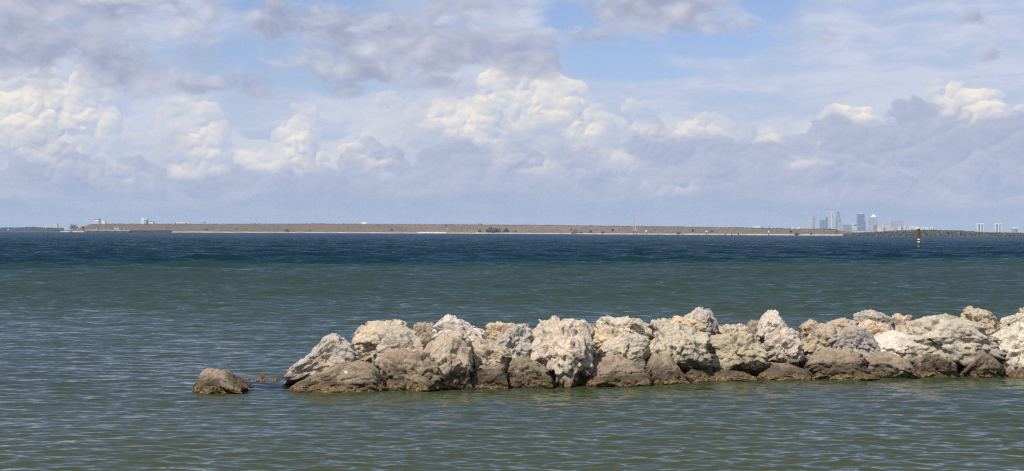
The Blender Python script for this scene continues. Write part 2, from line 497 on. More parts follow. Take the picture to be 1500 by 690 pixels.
    wl = g.m('MULTIPLY_ADD', g.noise(pos, 1.6, 4, 0.6), 0.9, g.m('SUBTRACT', g.vm('LENGTH', wq), 0.45))
    cc = g.mix(g.ss(wl, 1.1, 0.45, 0.0, 0.85), cc, (0.008, 0.014, 0.020))
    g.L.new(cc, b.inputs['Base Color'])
    # wavelets finer than the mesh, as spread of the surface normal
    p2 = g.vm('MULTIPLY', pos, (0.8, 1.25, 1.0))
    n1 = g.vm('SUBTRACT', g.noise(p2, 7.0, 3, 0.6, colr=True), (0.5, 0.5, 0.5))
    n2 = g.vm('SUBTRACT', g.noise(p2, 1.5, 3, 0.55, colr=True), (0.5, 0.5, 0.5))
    n3 = g.vm('SUBTRACT', g.noise(g.vm('MULTIPLY', pos, (0.10, 0.10, 0)), 1.0, 5, 0.65, colr=True), (0.5, 0.5, 0.5))
    farw = g.ss(dist, 14.0, 80.0)
    n4 = g.vm('SUBTRACT', g.noise(p2, 3.1, 3, 0.55, colr=True), (0.5, 0.5, 0.5))
    t = g.vm('SCALE', n1, 0.42)
    t = g.vm('ADD', t, g.vm('SCALE', n4, g.ss(dist, 24.0, 60.0, 0.30, 0.40)))
    t = g.vm('ADD', t, g.vm('SCALE', n2, g.m('MULTIPLY_ADD', farw, 0.40, 0.10)))
    t = g.vm('ADD', t, g.vm('SCALE', n3, g.m('MULTIPLY', farw, 0.35)))
    # steep lee faces look towards the shore
    t = g.vm('ADD', t, g.xyz(0.0, g.m('MULTIPLY_ADD', farw, -0.14, -0.085), 0.0))
    t = g.vm('MULTIPLY', t, (1.0, 1.0, 0.0))
    nn = g.vm('NORMALIZE', g.vm('ADD', geo.outputs['Normal'], t))
    g.L.new(nn, b.inputs['Normal'])
    b.inputs['Roughness'].default_value = 0.06
    b.inputs['IOR'].default_value = 1.25
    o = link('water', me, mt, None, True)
    tag(o, kind='structure')
    return o
build_water()
# ------------------------------------------------------------------ the breakwater: every boulder a thing of its own
def ico(n):
    bm = bmesh.new(); bmesh.ops.create_icosphere(bm, subdivisions=n, radius=1.0)
    bm.verts.ensure_lookup_table()
    V = np.array([v.co[:] for v in bm.verts]); Fc = np.array([[v.index for v in f.verts] for f in bm.faces])
    bm.free(); return V, Fc
ICO = {6: ico(6), 5: ico(5)}

def rock_material():
    mt, g, b = material('limestone')
    oi = g.n('ShaderNodeObjectInfo')
    tc = g.n('ShaderNodeTexCoord'); geo = g.n('ShaderNodeNewGeometry')
    pos = geo.outputs['Position']
    px, py, pz = g.sep(pos)
    ob = g.vm('ADD', tc.outputs['Object'], g.vm('SCALE', (37.0, 11.0, 23.0), oi.outputs['Random']))
    base = oi.outputs['Color']
    # weathering patches: pale crust, ochre, grey lichen
    n1 = g.noise(ob, 2.6, 6, 0.62); n2 = g.noise(g.vm('ADD', ob, (9, 3, 5)), 5.0, 6, 0.65); n3 = g.noise(g.vm('ADD', ob, (2, 8, 1)), 1.7, 5, 0.6)
    nf = g.noise(ob, 26.0, 4, 0.7)
    c = g.mix(g.ss(n1, 0.42, 0.66, 0.0, 0.65), base, g.vm('MULTIPLY', base, (1.30, 1.28, 1.24)))
    c = g.mix(g.ss(n3, 0.54, 0.70, 0.0, 0.42), c, (0.40, 0.28, 0.16))
    c = g.mix(g.ss(n2, 0.54, 0.68, 0.0, 0.75), c, (0.10, 0.088, 0.072))
    c = g.mix(g.ss(n2, 0.40, 0.28, 0.0, 0.45), c, (0.58, 0.54, 0.48))
    # darker colour inside the solution pits, and grain
    pit = g.voro(ob, 11.0, 2.0, 0.6, 2.3)
    c = g.mix(g.m('MULTIPLY', g.ss(pit, 0.30, 0.08, 0.0, 0.88), g.ss(n3, 0.35, 0.60, 0.25, 1.0)), c, (0.055, 0.042, 0.028))
    sp = g.noise(g.vm('ADD', ob, (5, 1, 7)), 19.0, 3, 0.6)
    c = g.mix(g.ss(sp, 0.64, 0.74, 0.0, 0.45), c, (0.60, 0.54, 0.46))
    c = g.mix(g.ss(sp, 0.38, 0.28, 0.0, 0.6), c, (0.11, 0.09, 0.07))
    c = g.vm('SCALE', c, g.ss(nf, 0.25, 0.75, 0.70, 1.30, 'LINEAR'))
    # tide line: brown stain over the lower stones, ochre weed and barnacles at the water
    wob = g.noise(g.vm('MULTIPLY', pos, (1.0, 1.0, 0.3)), 1.4, 4, 0.6)
    zz = g.m('MULTIPLY_ADD', wob, -0.80, g.m('ADD', pz, 0.40))
    zz = g.m('MULTIPLY_ADD', oi.outputs['Random'], 0.22, g.m('ADD', zz, -0.11))
    brown = g.mix(n1, (0.13, 0.095, 0.056), (0.275, 0.21, 0.138))
    brown = g.vm('SCALE', brown, g.ss(nf, 0.25, 0.75, 0.55, 1.45, 'LINEAR'))
    c = g.mix(g.ss(zz, 0.56, 0.14, 0.0, 0.64), c, brown)
    c = g.mix(g.ss(g.m('MULTIPLY_ADD', n2, -0.30, zz), 0.13, 0.0, 0.0, 0.75), c, (0.055, 0.040, 0.024))
    weed = g.mix(g.ss(nf, 0.42, 0.60), (0.085, 0.045, 0.014), (0.30, 0.20, 0.08))
    zw = g.m('MULTIPLY_ADD', wob, -0.25, g.m('ADD', pz, 0.125))
    c = g.mix(g.ss(zw, 0.15, 0.06, 0.0, 0.85), c, weed)
    c = g.mix(g.ss(zw, 0.04, -0.01, 0.0, 0.9), c, (0.02, 0.017, 0.012))
    g.L.new(c, b.inputs['Base Color'])
    g.L.new(g.ss(zw, 0.02, 0.16, 0.30, 0.92), b.inputs['Roughness'])
    b.inputs['Specular IOR Level'].default_value = 0.3
    h = g.m('ADD', g.m('MULTIPLY', g.noise(ob, 15.0, 6, 0.7), 1.0), g.m('MULTIPLY', g.ss(pit, 0.0, 0.3), 0.6))
    bp = g.n('ShaderNodeBump'); bp.inputs['Strength'].default_value = 1.0; bp.inputs['Distance'].default_value = 0.036
    g.L.new(h, bp.inputs['Height']); g.L.new(bp.outputs[0], b.inputs['Normal'])
    return mt

TINT = dict(pale=(0.56, 0.468, 0.348), tan=(0.45, 0.356, 0.24), grey=(0.41, 0.36, 0.288), blue=(0.37, 0.345, 0.325), brown=(0.26, 0.20, 0.135),
            dark=(0.19, 0.145, 0.095), orange=(0.56, 0.42, 0.265), white=(0.62, 0.545, 0.445))
def wl_row(px):                                        # picture row of the waterline along the stones
    return float(np.interp(px, [290, 430, 650, 740, 945, 1050, 1280, 1480, 1700], [576, 577, 573.5, 569.5, 566, 561.5, 556, 553, 550]))
DEPTH = {'w': 0.50, 'm': 1.05, 't': 1.65, 'b': 2.35, 'i': 0.25}

def rock_mesh(seed, style, prof, lean):
    rs = np.random.RandomState(seed)
    V, Fc = ICO[5 if style == 'small' else 6]
    n = 9 if style != 'smooth' else 11
    N = rs.normal(size=(n, 3)); N /= np.linalg.norm(N, axis=1)[:, None]
    N = np.concatenate([N, [[0, 0, 1], [0, 0, -1], [1, 0, 0.1], [-1, 0, 0.1], [0, -1, 0.15], [0, 1, 0.1]]]); N /= np.linalg.norm(N, axis=1)[:, None]
    d = np.concatenate([0.66 + 0.34*rs.rand(n), 0.72 + 0.14*rs.rand(6)])
    dots = np.maximum(V @ N.T, 1e-3)/d
    pw = 60.0 if style != 'smooth' else 18.0
    r = 1.0/((dots**pw).sum(1))**(1/pw)
    P = V*r[:, None]
    off = rs.rand(3)*50
    q = P + off
    if style == 'smooth':  lo, mi, hi_, pt = 0.15, 0.055, 0.020, 0.03
    elif style == 'pitted': lo, mi, hi_, pt = 0.18, 0.095, 0.042, 0.080
    else: lo, mi, hi_, pt = 0.19, 0.08, 0.026, 0.050
    D = lo*fbm(q*1.3, 3)
    D += mi*(ridged(q*2.4, 4, 0.55) - 0.45)
    D += hi_*fbm(q*9.0, 4, 0.6)
    fk = {'smooth': 0.7, 'pitted': 1.0}.get(style, 1.4)
    qw = q + 0.10*np.stack([perlin(q*5), perlin(q*5+7), perlin(q*5+13)], 1)
    D += fk*0.25*facet(qw*1.5, seed)/1.5*1.3 + fk*0.16*facet(qw*3.6, seed+5)/3.6*2.0 + fk*0.10*facet(qw*8.0, seed+9)/8.0*2.6
    w1 = worley(q*3.4 + 0.35*perlin(q*4)[:, None]); w2 = worley(q*8.0 + 5)
    mask = sstep(-0.15, 0.35, fbm(q*1.6 + 9, 2))
    D -= pt*sstep(0.48, 0.12, w1)*mask*1.3
    D -= pt*0.55*sstep(0.42, 0.10, w2)*(0.35 + 0.65*mask)
    # a few cracks and ledges
    lay = P @ (np.array([0.25, 0.15, 1.0]) + rs.normal(size=3)*0.25)
    D += 0.022*np.sin(lay*9 + 3*perlin(q*1.5))*(0.3 + mask)
    P = P + V*D[:, None]
    if lean: P[:, 0] += lean*P[:, 2]
    mn, mx = P.min(0), P.max(0)
    P = (P - (mn+mx)/2)/(mx-mn)                        # -0.5 .. 0.5
    if prof:
        t = np.clip(P[:, 0] + 0.5, 0, 1)
        P[:, 2] = (P[:, 2] + 0.5)*np.interp(t, np.linspace(0, 1, len(prof)), prof) - 0.5
        P[:, 2] = (P[:, 2] + 0.5)/(P[:, 2].max() + 0.5) - 0.5
    return P, Fc

ROCKS = [
 # label, x0, x1, top, bottom, row, tint, style, profile, lean
 ("low brown boulder standing alone in the water off the left end of the breakwater", 282,366,539.5,580,'i','brown','pitted',(.45,.78,.98,1,.97,.80,.66,.5),0),
 ("yellow weed-covered stone barely breaking the surface beside the lone boulder", 352,424,548.5,566,'b0','orange','smooth',(.8,1,.62,.9,.66,.85,.5,.7),0),
 ("small wet brown stone tucked behind the leftmost grey slanted boulder", 416,445,541,566,'t','brown','small',None,0),
 ("grey speckled boulder with a slanting top, at the left tip of the breakwater", 419,528,489,562,'m','grey','plain',(.42,.60,.80,1,.92,.75),0),
 ("wide smooth brown slab with a white bird dropping at the left waterline", 426,566,529,585,'w','brown','smooth',(.42,.62,.80,.95,1,.95,.6),0),
 ("large tan boulder with a jagged top edge above the smooth brown slab", 511,616,468,545,'t','tan','plain',(.62,.92,1,.98,.9,.85),0),
 ("rounded grey lumpy boulder leaning on the large tan boulder's front", 549,626,481,530,'m','grey','pitted',(.8,1,.95,.9,.8),0),
 ("wide heavily pitted brown boulder at the waterline right of the smooth brown slab", 553,655,510,582,'w','brown','pitted',(.75,.95,1,.95,.85,.6),0),
 ("bright tan boulder with an overhanging orange right face above a black gap", 611,691,484,562,'w2','tan','pitted',(.55,.85,1,1,.9),.10),
 ("small dark brown stone wedged behind between two tall pale boulders", 604,637,471,500,'b','brown','small',None,0),
 ("small round brown stone lodged under the white-topped boulder", 616,641,485,508,'t','dark','small',None,0),
 ("white-topped boulder, tallest in the left third of the breakwater", 625,711,460,520,'t','white','plain',(.6,.85,1,.95,.85,.75),0),
 ("orange-tinted flat-topped stone between the white-topped and the blue-grey boulder", 707,765,471,515,'b','orange','plain',(.8,1,.98,.95,.9),0),
 ("blue-grey boulder with a shaded right side, left of the huge tan boulder", 719,785,473,532,'m','blue','plain',(.45,.75,.92,1,.98),0),
 ("tan rough boulder below the white-topped boulder and above a smooth brown stone", 682,748,492,552,'m','tan','pitted',(.9,1,.9,.85,.7),0),
 ("smooth grey-brown stone sloping into the water right of the black gap", 664,744,534,578,'w','brown','smooth',(.25,.7,.95,1,.95),0),
 ("pitted dark brown boulder at the waterline below the huge tan boulder", 737,809,521,575,'w','brown','pitted',(.55,.95,1,.85,.7),0),
 ("huge upright tan boulder, biggest in the middle of the breakwater", 771,868,464,560,'w2','pale','pitted',(.78,.95,1,.98,.95,.75),-.05),
 ("tiny dark stone peeking over the crest behind the huge tan boulder", 848,872,473,495,'b','brown','small',None,0),
 ("pale double-humped crest boulder right of the huge tan boulder", 866,960,461,505,'b','pale','plain',(.8,1,.85,.92,.75,.55),0),
 ("orange-tan sloping boulder below the pale double-humped crest boulder", 855,922,477,530,'t','orange','plain',(.8,.95,1,1,.9),0),
 ("grey boulder with black lichen over a brown dome-shaped stone", 866,953,485,543,'m','grey','pitted',(.35,.72,.92,1,.95,.75),0),
 ("wide brown dome-shaped stone at the waterline under the black-lichened boulder", 844,948,520,573,'w','brown','smooth',(.25,.75,1,1,.85,.7),0),
 ("small pale wedge stone between the two brown dome-shaped stones", 944,968,506,527,'m','pale','small',None,0),
 ("narrower brown dome-shaped stone at the waterline left of a low weedy stone", 942,1012,517,572,'w','brown','smooth',(.55,1,.95,.75,.5),0),
 ("low brown weedy stone just above water right of the narrower brown dome", 1000,1052,540,568,'w','dark','plain',(.8,1,.9,.6),0),
 ("small pale stone on the crest left of the orange slab", 953,983,466,496,'b','pale','small',None,0),
 ("orange slab lying across the crest in front of the brown peak", 966,1032,463,492,'t','orange','plain',(.5,.95,1,.85,.7),0),
 ("brown-grey pointed boulder rising highest over the middle of the breakwater", 991,1050,450,498,'b','grey','pitted',(.42,.72,.9,1,.75),0),
 ("broad pale-topped boulder with a brown underside below the orange slab", 938,1040,473,548,'m','pale','pitted',(.65,.85,1,.98,.9,.85),0),
 ("wide tan pitted boulder with a dark underside right of the pale-topped one", 1032,1118,484,551,'m','tan','pitted',(.85,.95,1,.98,.8),0),
 ("flat tan crest stone behind the wide tan pitted boulder", 1044,1101,474,505,'b','tan','plain',(.95,1,1,.9),0),
 ("long flat pale stone low in the water below the wide tan pitted boulder", 1038,1114,542,566,'w','tan','smooth',(.8,1,.9,.7),0),
 ("small brown stone on the crest left of the pale peak", 1092,1115,468,497,'b','brown','small',None,0),
 ("tall pale pointed boulder, the sharpest peak on the right half of the breakwater", 1107,1159,454,512,'t','white','plain',(.55,.95,1,.75,.5),0),
 ("pale boulder with a brown shaded underside in front of the sharp pale peak", 1114,1180,478,541,'m','pale','plain',(.75,.95,1,.95,.75),0),
 ("low tan stone at the waterline under the brown-bottomed pale boulder", 1106,1200,531,563,'w','tan','smooth',(.6,1,1,.9,.5),0),
 ("tan boulder with a rough right corner left of the blue-grey boulder on the right", 1169,1241,467,528,'t','tan','pitted',(.75,1,.9,.85,.7),0),
 ("thin tan stone lying along the crest behind the rough-cornered tan boulder", 1197,1257,465,492,'b','tan','plain',(.8,.85,.95,1,.8),0),
 ("rounded blue-grey boulder on the right half, left of the smooth white boulder", 1216,1284,475,528,'m','blue','plain',(.8,1,.95,.85,.6),0),
 ("wide pitted brown boulder at the waterline below the rounded blue-grey boulder", 1172,1284,510,564,'w','brown','pitted',(.4,.85,1,1,.9,.75),0),
 ("brown-topped crest stone above the small ochre stone", 1249,1306,454,490,'b','grey','pitted',(.8,.95,1,.9,.7),0),
 ("small ochre stone under the brown-topped crest stone", 1257,1304,467,500,'t','orange','pitted',(.9,1,.9,.8),0),
 ("smooth white boulder with one dark notch over a slanted brown stone", 1270,1351,484,532,'m','white','smooth',(.75,.85,1,.85,.6),0),
 ("smooth brown stone with slanting streaks at the waterline under the smooth white boulder", 1264,1364,514,563,'w','brown','smooth',(.8,1,.95,.8,.5,.25),0),
 ("biggest boulder of the right half, wide and tan with a ragged underside", 1308,1458,459,528,'m','pale','pitted',(.7,.95,1,1,.9,.75,.6),0),
 ("small orange stone on the crest behind the biggest right boulder", 1299,1338,459,492,'b','orange','small',None,0),
 ("dark brown stone at the waterline below the biggest right boulder's left half", 1334,1407,514,561,'w','dark','pitted',(.55,1,1,.8,.5),0),
 ("dark brown triangular stone at the waterline second from the right edge", 1401,1486,510,560,'w','dark','plain',(.35,.75,1,.8,.5,.3),0),
 ("brown cap boulder with a smooth grey top, highest at the right end of the crest", 1404,1467,448,492,'t','tan','plain',(.75,1,.95,.85,.6),0),
 ("large pale sunlit boulder at the right edge of the picture", 1445,1540,471,562,'w2','white','plain',(.65,.9,1,1,.95),0),
 ("pale flat crest stone behind the large sunlit boulder at the right edge", 1459,1512,458,496,'b','pale','plain',(.75,.95,1,.95),0),
 ("small grey stone at the very top of the right edge", 1490,1526,449,480,'b','grey','small',None,0),
 ("grey stone with a dark crack resting on the large sunlit right-edge boulder", 1484,1536,465,500,'t','grey','plain',(.7,1,.95,.9),0),
]
def build_rocks():
    mt = rock_material()
    G = 'limestone boulders of the breakwater'
    for i, (lab, x0, x1, yt, yb, row, tint, style, prof, lean) in enumerate(ROCKS):
        cx = (x0+x1)/2
        Dw = sea(cx, wl_row(cx)).y
        if row == 'b0': D = sea(cx, 560).y + 0.2
        elif row == 'w2': D = Dw + 0.75
        else: D = Dw + DEPTH[row]
        a = at(x0, yb, D); b_ = at(x1, yt, D)
        w = b_.x - a.x; h = b_.z - a.z
        if row in ('w', 'w2', 'i', 'b0'):                    # these stand on the bottom, under water
            zb = -0.28; h = b_.z - zb
        else: zb = a.z - 0.12; h = b_.z - zb                 # bedded a little behind the stones in front
        dpt = max(0.75*w, 0.95*h) if style != 'small' else 0.8*w
        dpt = min(dpt, 1.5)
        P, Fc = rock_mesh(100+i*7, style, prof, lean)
        P = P*np.array([w*(1.15 if row in ('w','b0') else 1.14), dpt, h*1.01])
        me = np_mesh('boulder', P, Fc)
        o = link('boulder', me, mt, None, True)
        o.location = ((a.x+b_.x)/2, D, zb + h/2)
        c = tuple(0.72*q + 0.28*t for q, t in zip(TINT[tint], TINT['pale' if row not in ('w','i','b0') else 'tan'])); rs = random.Random(i*13+5); k = rs.uniform(0.9, 1.1)
        o.color = (c[0]*k*rs.uniform(.97,1.03), c[1]*k, c[2]*k*rs.uniform(.94,1.06), 1)
        tag(o, lab, 'rock', G)
        if 'white bird dropping' in lab:
            # flat white splash lying on the slab's face
            dd = ray(507, 545.5).normalized(); org = Vector((0, 0, CAMH))
            mw = Matrix.Translation(o.location)
            from mathutils.bvhtree import BVHTree
            bv = BVHTree.FromPolygons([mw @ Vector(p) for p in P], [tuple(f) for f in Fc])
            hit, nor, fi, ds = bv.ray_cast(org, dd)
            if hit:
                m = MB(); rr = random.Random(3)
                t1 = nor.orthogonal().normalized(); t2 = nor.cross(t1)
                ring = []
                for k2 in range(14):
                    an = 2*math.pi*k2/14; r0 = rr.uniform(0.6, 1.1)
                    ring.append(hit - o.location + nor*0.004 + (t1*math.cos(an)*0.021 + t2*math.sin(an)*0.034)*r0)
                m.add([hit - o.location + nor*0.014] + ring, [(0, k2+1, (k2+1) % 14+1) for k2 in range(14)])
                m.build('bird_dropping', plain('dropping', (0.8, 0.79, 0.76), 0.8), o)
build_rocks()
# ------------------------------------------------------------------ far shore, spoil island, skyline
rng = random.Random(5)
SHORE_D = [(-400,3300),(88,3300),(300,3500),(600,3700),(750,3700),(900,3300),(1200,2500),(1296,2250)]
def shore_D(px): return float(np.interp(px, [a for a,b in SHORE_D], [b for a,b in SHORE_D]))
TOP = [(84,341.2),(89,338.6),(100,336.8),(112,335.4),(121,331.8),(131,328.8),(160,328.2),(300,328.3),(450,327.9),(600,328.6),(700,329.2),(800,329.8),(880,331),(960,331.8),(1040,333),
       (1110,334.2),(1160,335.6),(1210,336),(1226,336.8),(1240,338.8),(1256,341),(1270,343.2),(1284,344.6),(1296,346.4)]
def top_row(px): return float(np.interp(px, [a for a,b in TOP], [b for a,b in TOP]))

def build_island():
    # cross-sections follow the shoreline; s = metres inland from the water's edge
    S = [-12, 0, 5, 10, 14, 18, 24, 32, 40, 48, 56, 66, 80, 110, 180, 260, 300, 340, 352]
    pxs = np.concatenate([np.arange(86, 135, 1.5), np.arange(135, 1205, 3.0), np.arange(1205, 1297.1, 1.5)])
    rows = []
    for px in pxs:
        D = shore_D(px); d = ray(px, 340); dirh = Vector((d.x, d.y, 0))/d.y
        tp = at(px, top_row(px), D + 62).z
        tp = max(tp, 0.25)
        line = []
        for s in S:
            y = D + s
            if s <= 0: z = -0.6 if s < 0 else -0.05
            elif s <= 14: z = min(tp*0.8, 0.15 + 2.3*(s/14.0)**0.8)
            elif s <= 66:
                t = (s-14)/52.0
                z0 = min(tp*0.8, 2.45); z = z0 + (tp - z0)*(1-(1-t)**1.7)
            elif s <= 260: z = tp*(1.0 - 0.02*(s-66)/200)
            else: z = tp*(0.98)*(352-s)/92 - 0.4
            line.append((dirh.x*y, y, z))
        rows.append(line)
    V = np.array(rows)                                   # px, S, 3
    n = V.shape[0]; k = len(S)
    flat = V.reshape(-1, 3)
    nz = fbm(flat/np.array([14, 14, 9e9]), 4)*0.55 + fbm(flat/np.array([45, 45, 9e9]), 3)*0.6
    amp = np.tile(np.interp(S, [0, 14, 30, 66, 260, 352], [0.05, 0.4, 1.0, 0.55, 1, 0]), n)
    flat[:, 2] += nz*amp*np.clip(flat[:, 2]/6, 0, 1)
    def strip(a, b):
        idx = np.arange(n*k).reshape(n, k)[:, a:b+1]
        m = idx.shape[1]
        vv = flat[idx.ravel()]
        i2 = np.arange(n*m).reshape(n, m)
        f = np.stack([i2[:-1, :-1], i2[1:, :-1], i2[1:, 1:], i2[:-1, 1:]], -1).reshape(-1, 4)
        return vv, f
    # sand and shell beach
    mt, g, b = material('beach_sand'); geo = g.n('ShaderNodeNewGeometry'); pos = geo.outputs['Position']
    k1 = g.noise(g.vm('MULTIPLY', pos, (0.03, 0.1, 0.3)), 1.0, 5, 0.6)
    k2 = g.noise(g.vm('MULTIPLY', pos, (0.5, 0.5, 0.5)), 1.0, 3, 0.6)
    c = g.mix(g.ss(k1, 0.38, 0.62), (0.29, 0.215, 0.155), (0.50, 0.45, 0.385))
    px_, py_, pz_ = g.sep(pos)
    c = g.mix(g.ss(k2, 0.54, 0.66, 0.0, 0.75), c, (0.15, 0.13, 0.085))
    c = g.mix(g.ss(pz_, 0.45, 0.1, 0.0, 0.5), c, (0.20, 0.17, 0.13))
    g.L.new(c, b.inputs['Base Color']); b.inputs['Roughness'].default_value = 0.9
    vv, f = strip(0, 4); tag(link('beach', np_mesh('beach', vv, f), mt, None, True), kind='structure')
    # dry grass and bare earth
    mt, g, b = material('dry_grass'); geo = g.n('ShaderNodeNewGeometry'); pos = geo.outputs['Position']
    a1 = g.noise(g.vm('MULTIPLY', pos, (0.008, 0.02, 0.06)), 1.0, 5, 0.6)
    a2 = g.noise(g.vm('MULTIPLY', pos, (0.05, 0.08, 0.35)), 1.0, 5, 0.7)
    a3 = g.noise(g.vm('ADD', g.vm('MULTIPLY', pos, (0.012, 0.03, 0.25)), (5, 5, 5)), 1.0, 4, 0.6)
    c = g.mix(g.ss(a1, 0.36, 0.64), (0.120, 0.098, 0.055), (0.160, 0.104, 0.070))
    c = g.mix(g.ss(a2, 0.52, 0.68, 0.0, 0.70), c, (0.055, 0.058, 0.030))
    c = g.mix(g.ss(a2, 0.46, 0.34, 0.0, 0.75), c, (0.22, 0.155, 0.09))
    px_, py_, pz_ = g.sep(pos)
    ang = g.m('DIVIDE', px_, py_)                        # bare red earth lies along the middle of the island
    mid = g.m('MULTIPLY', g.ss(ang, -0.10, -0.06), g.ss(ang, 0.085, 0.045))
    c = g.mix(g.m('MULTIPLY', g.m('MULTIPLY', g.ss(a3, 0.47, 0.60), mid), 0.65), c, (0.24, 0.135, 0.08))
    g.L.new(c, b.inputs['Base Color']); b.inputs['Roughness'].default_value = 0.95
    vv, f = strip(4, k-1); tag(link('hill', np_mesh('hill', vv, f), mt, None, True), kind='structure')
    from mathutils.bvhtree import BVHTree
    vv, f = strip(0, k-1)
    return BVHTree.FromPolygons([Vector(p) for p in vv.tolist()], [tuple(q) for q in f.tolist()])

def tint_mat(name, c, var=0.35, scale=0.4, rough=0.9):
    return plain(name, c, rough, 0, var, scale)

def leaf_cloud(rs, n, lobes, size):
    """leaf-clump faces spread through a set of ellipsoidal lobes (centre, radii)"""
    vs = []; fs = []
    for i in range(n):
        c, r = lobes[rs.randrange(len(lobes))]
        d = Vector((rs.gauss(0,1), rs.gauss(0,1), rs.gauss(0,1))).normalized()*(rs.random()**0.38)
        p = Vector((c[0]+d.x*r[0], c[1]+d.y*r[1], c[2]+d.z*r[2]))
        nrm = (d + Vector((rs.gauss(0,.6), rs.gauss(0,.6), rs.gauss(0,.6)+.3))).normalized()
        t = nrm.orthogonal().normalized(); w = nrm.cross(t); a = rs.random()*6.28
        t, w = t*math.cos(a)+w*math.sin(a), w*math.cos(a)-t*math.sin(a)
        s = size*rs.uniform(.6, 1.3); k = len(vs)
        vs += [p+t*s, p+w*s*.6, p-t*s, p-w*s*.6]; fs.append((k, k+1, k+2, k+3))
    return vs, fs

def bush_mesh(seed, wx, h, dens=260):
    rs = random.Random(seed)
    lobes = []
    for i in range(5):
        cx = rs.uniform(-.32, .32)*wx; hh = h*rs.uniform(.6, 1.0)*(1-abs(cx)/wx*.9)
        lobes.append(((cx, rs.uniform(-.2, .2)*wx, hh*.52), (wx*rs.uniform(.16, .26), wx*.22, hh*.5)))
    vs, fs = leaf_cloud(rs, dens, lobes, min(wx, h)*0.13)
    me = bpy.data.meshes.new('crown'); me.from_pydata([v[:] for v in vs], [], fs); return me

def shrub(bv, px, py, w, h, matn, label, group='shrubs and trees on the grassy island', name='shrub', cat='shrub', bare=False):
    d = ray(px, py + h*0.42).normalized(); org = Vector((0, 0, CAMH))
    hit, nor, fi, ds = bv.ray_cast(org, d)
    if hit is None or hit.z < 0.0: hit = at(px, 340, shore_D(px) + 6); hit.z = 0.9
    s = hit.y/F
    o = empty(name, (hit.x, hit.y, hit.z - 0.2))
    W, H = w*s, h*s*1.05
    t = MB()
    t.bar((0,0,-0.3), (0.05*W,0,H*.45), 0.05*H+.05, 0.02*H+.03, 5)
    rs = random.Random(int(px*10))
    for i in range(5 if not bare else 26):
        a = rs.uniform(0, 6.28); b0 = rs.uniform(.15, .5)*H; hh = H*rs.uniform(.55, .98 if bare else .8); rr = W*.5*rs.uniform(.2, .9 if bare else .6)
        t.bar((0.03*W*rs.uniform(-1,1),0,b0), (rr*math.cos(a), rr*math.sin(a)*.6, hh), (.10 if bare else .08)+.01*H, .05, 4)
        if bare:
            for j in range(4):
                q = rs.uniform(.45, .95); p0 = Vector((rr*math.cos(a)*q, rr*math.sin(a)*.6*q, b0+(hh-b0)*q))
                t.bar(p0, p0 + Vector((rs.uniform(-.16,.16)*W, rs.uniform(-.1,.1)*W, rs.uniform(.0,.2)*H)), .08, .03, 4)
    t.build('trunk', tint_mat('bark', (0.10, 0.085, 0.07)), o)
    if not bare:
        me = bush_mesh(int(px*7), W, H); link('crown', me, LEAF[matn], o)
    else:
        me = bush_mesh(int(px*7), W*1.0, H*.95, 110); link('crown', me, LEAF['bare'], o)
    tag(o, label, cat, group)

LEAF = {}
def leaf_mat(name, c):
    mt, g, b = material(name); geo = g.n('ShaderNodeNewGeometry')
    k = g.noise(g.vm('MULTIPLY', geo.outputs['Position'], (0.25, 0.25, 0.3)), 1.0, 4, 0.7)
    cc = g.vm('SCALE', c, g.ss(k, 0.3, 0.7, 0.6, 1.45, 'LINEAR'))
    g.L.new(cc, b.inputs['Base Color']); b.inputs['Roughness'].default_value = 0.8
    LEAF[name] = mt; return mt

def forest(name, x0, x1, D, depth, tops, n, size, mat, zb=0.0):
    """far wood that reads as one mass: leaf clumps and stems through its depth"""
    rs = random.Random(name); vs = []; fs = []
    px_t = [a for a, b in tops]; h_t = [b for a, b in tops]
    for i in range(n):
        px = rs.uniform(x0, x1); y = D + depth*rs.random()**1.5
        base = at(px, 340, y)
        ztop = at(px, np.interp(px, px_t, h_t), D + depth*.4).z
        q = perlin(np.array([[base.x/28, y/60, 0.5]]))[0]*.5 + perlin(np.array([[base.x/9, y/30, 3.5]]))[0]*.35
        ztop *= 1.0 + .24*q
        z = zb + (ztop - zb)*(rs.random()**0.75)
        nrm = Vector((rs.gauss(0,.7), rs.gauss(-.35,.7), rs.gauss(.4,.7))).normalized()
        t = nrm.orthogonal().normalized(); w = nrm.cross(t); s = size*rs.uniform(.5, 1.3); k = len(vs)
        p = Vector((base.x, y, z))
        vs += [p+t*s, p+w*s*.7, p-t*s, p-w*s*.7]; fs.append((k, k+1, k+2, k+3))
    me = bpy.data.meshes.new(name); me.from_pydata([v[:] for v in vs], [], fs)
    tag(link(name, me, mat), kind='stuff')

def slab(name, x0, x1, D0, D1, z, mat):
    a0, a1 = at(x0, 340, D0), at(x1, 340, D0); b0, b1 = at(x0, 340, D1), at(x1, 340, D1)
    m = MB()
    vs = [(a0.x, D0, -1), (a1.x, D0, -1), (b1.x, D1, -1), (b0.x, D1, -1), (a0.x, D0, z), (a1.x, D0, z), (b1.x, D1, z), (b0.x, D1, z)]
    m.add(vs, [(4,5,6,7), (0,1,5,4), (1,2,6,5), (2,3,7,6), (3,0,4,7)])
    tag(m.build(name, mat), kind='structure')

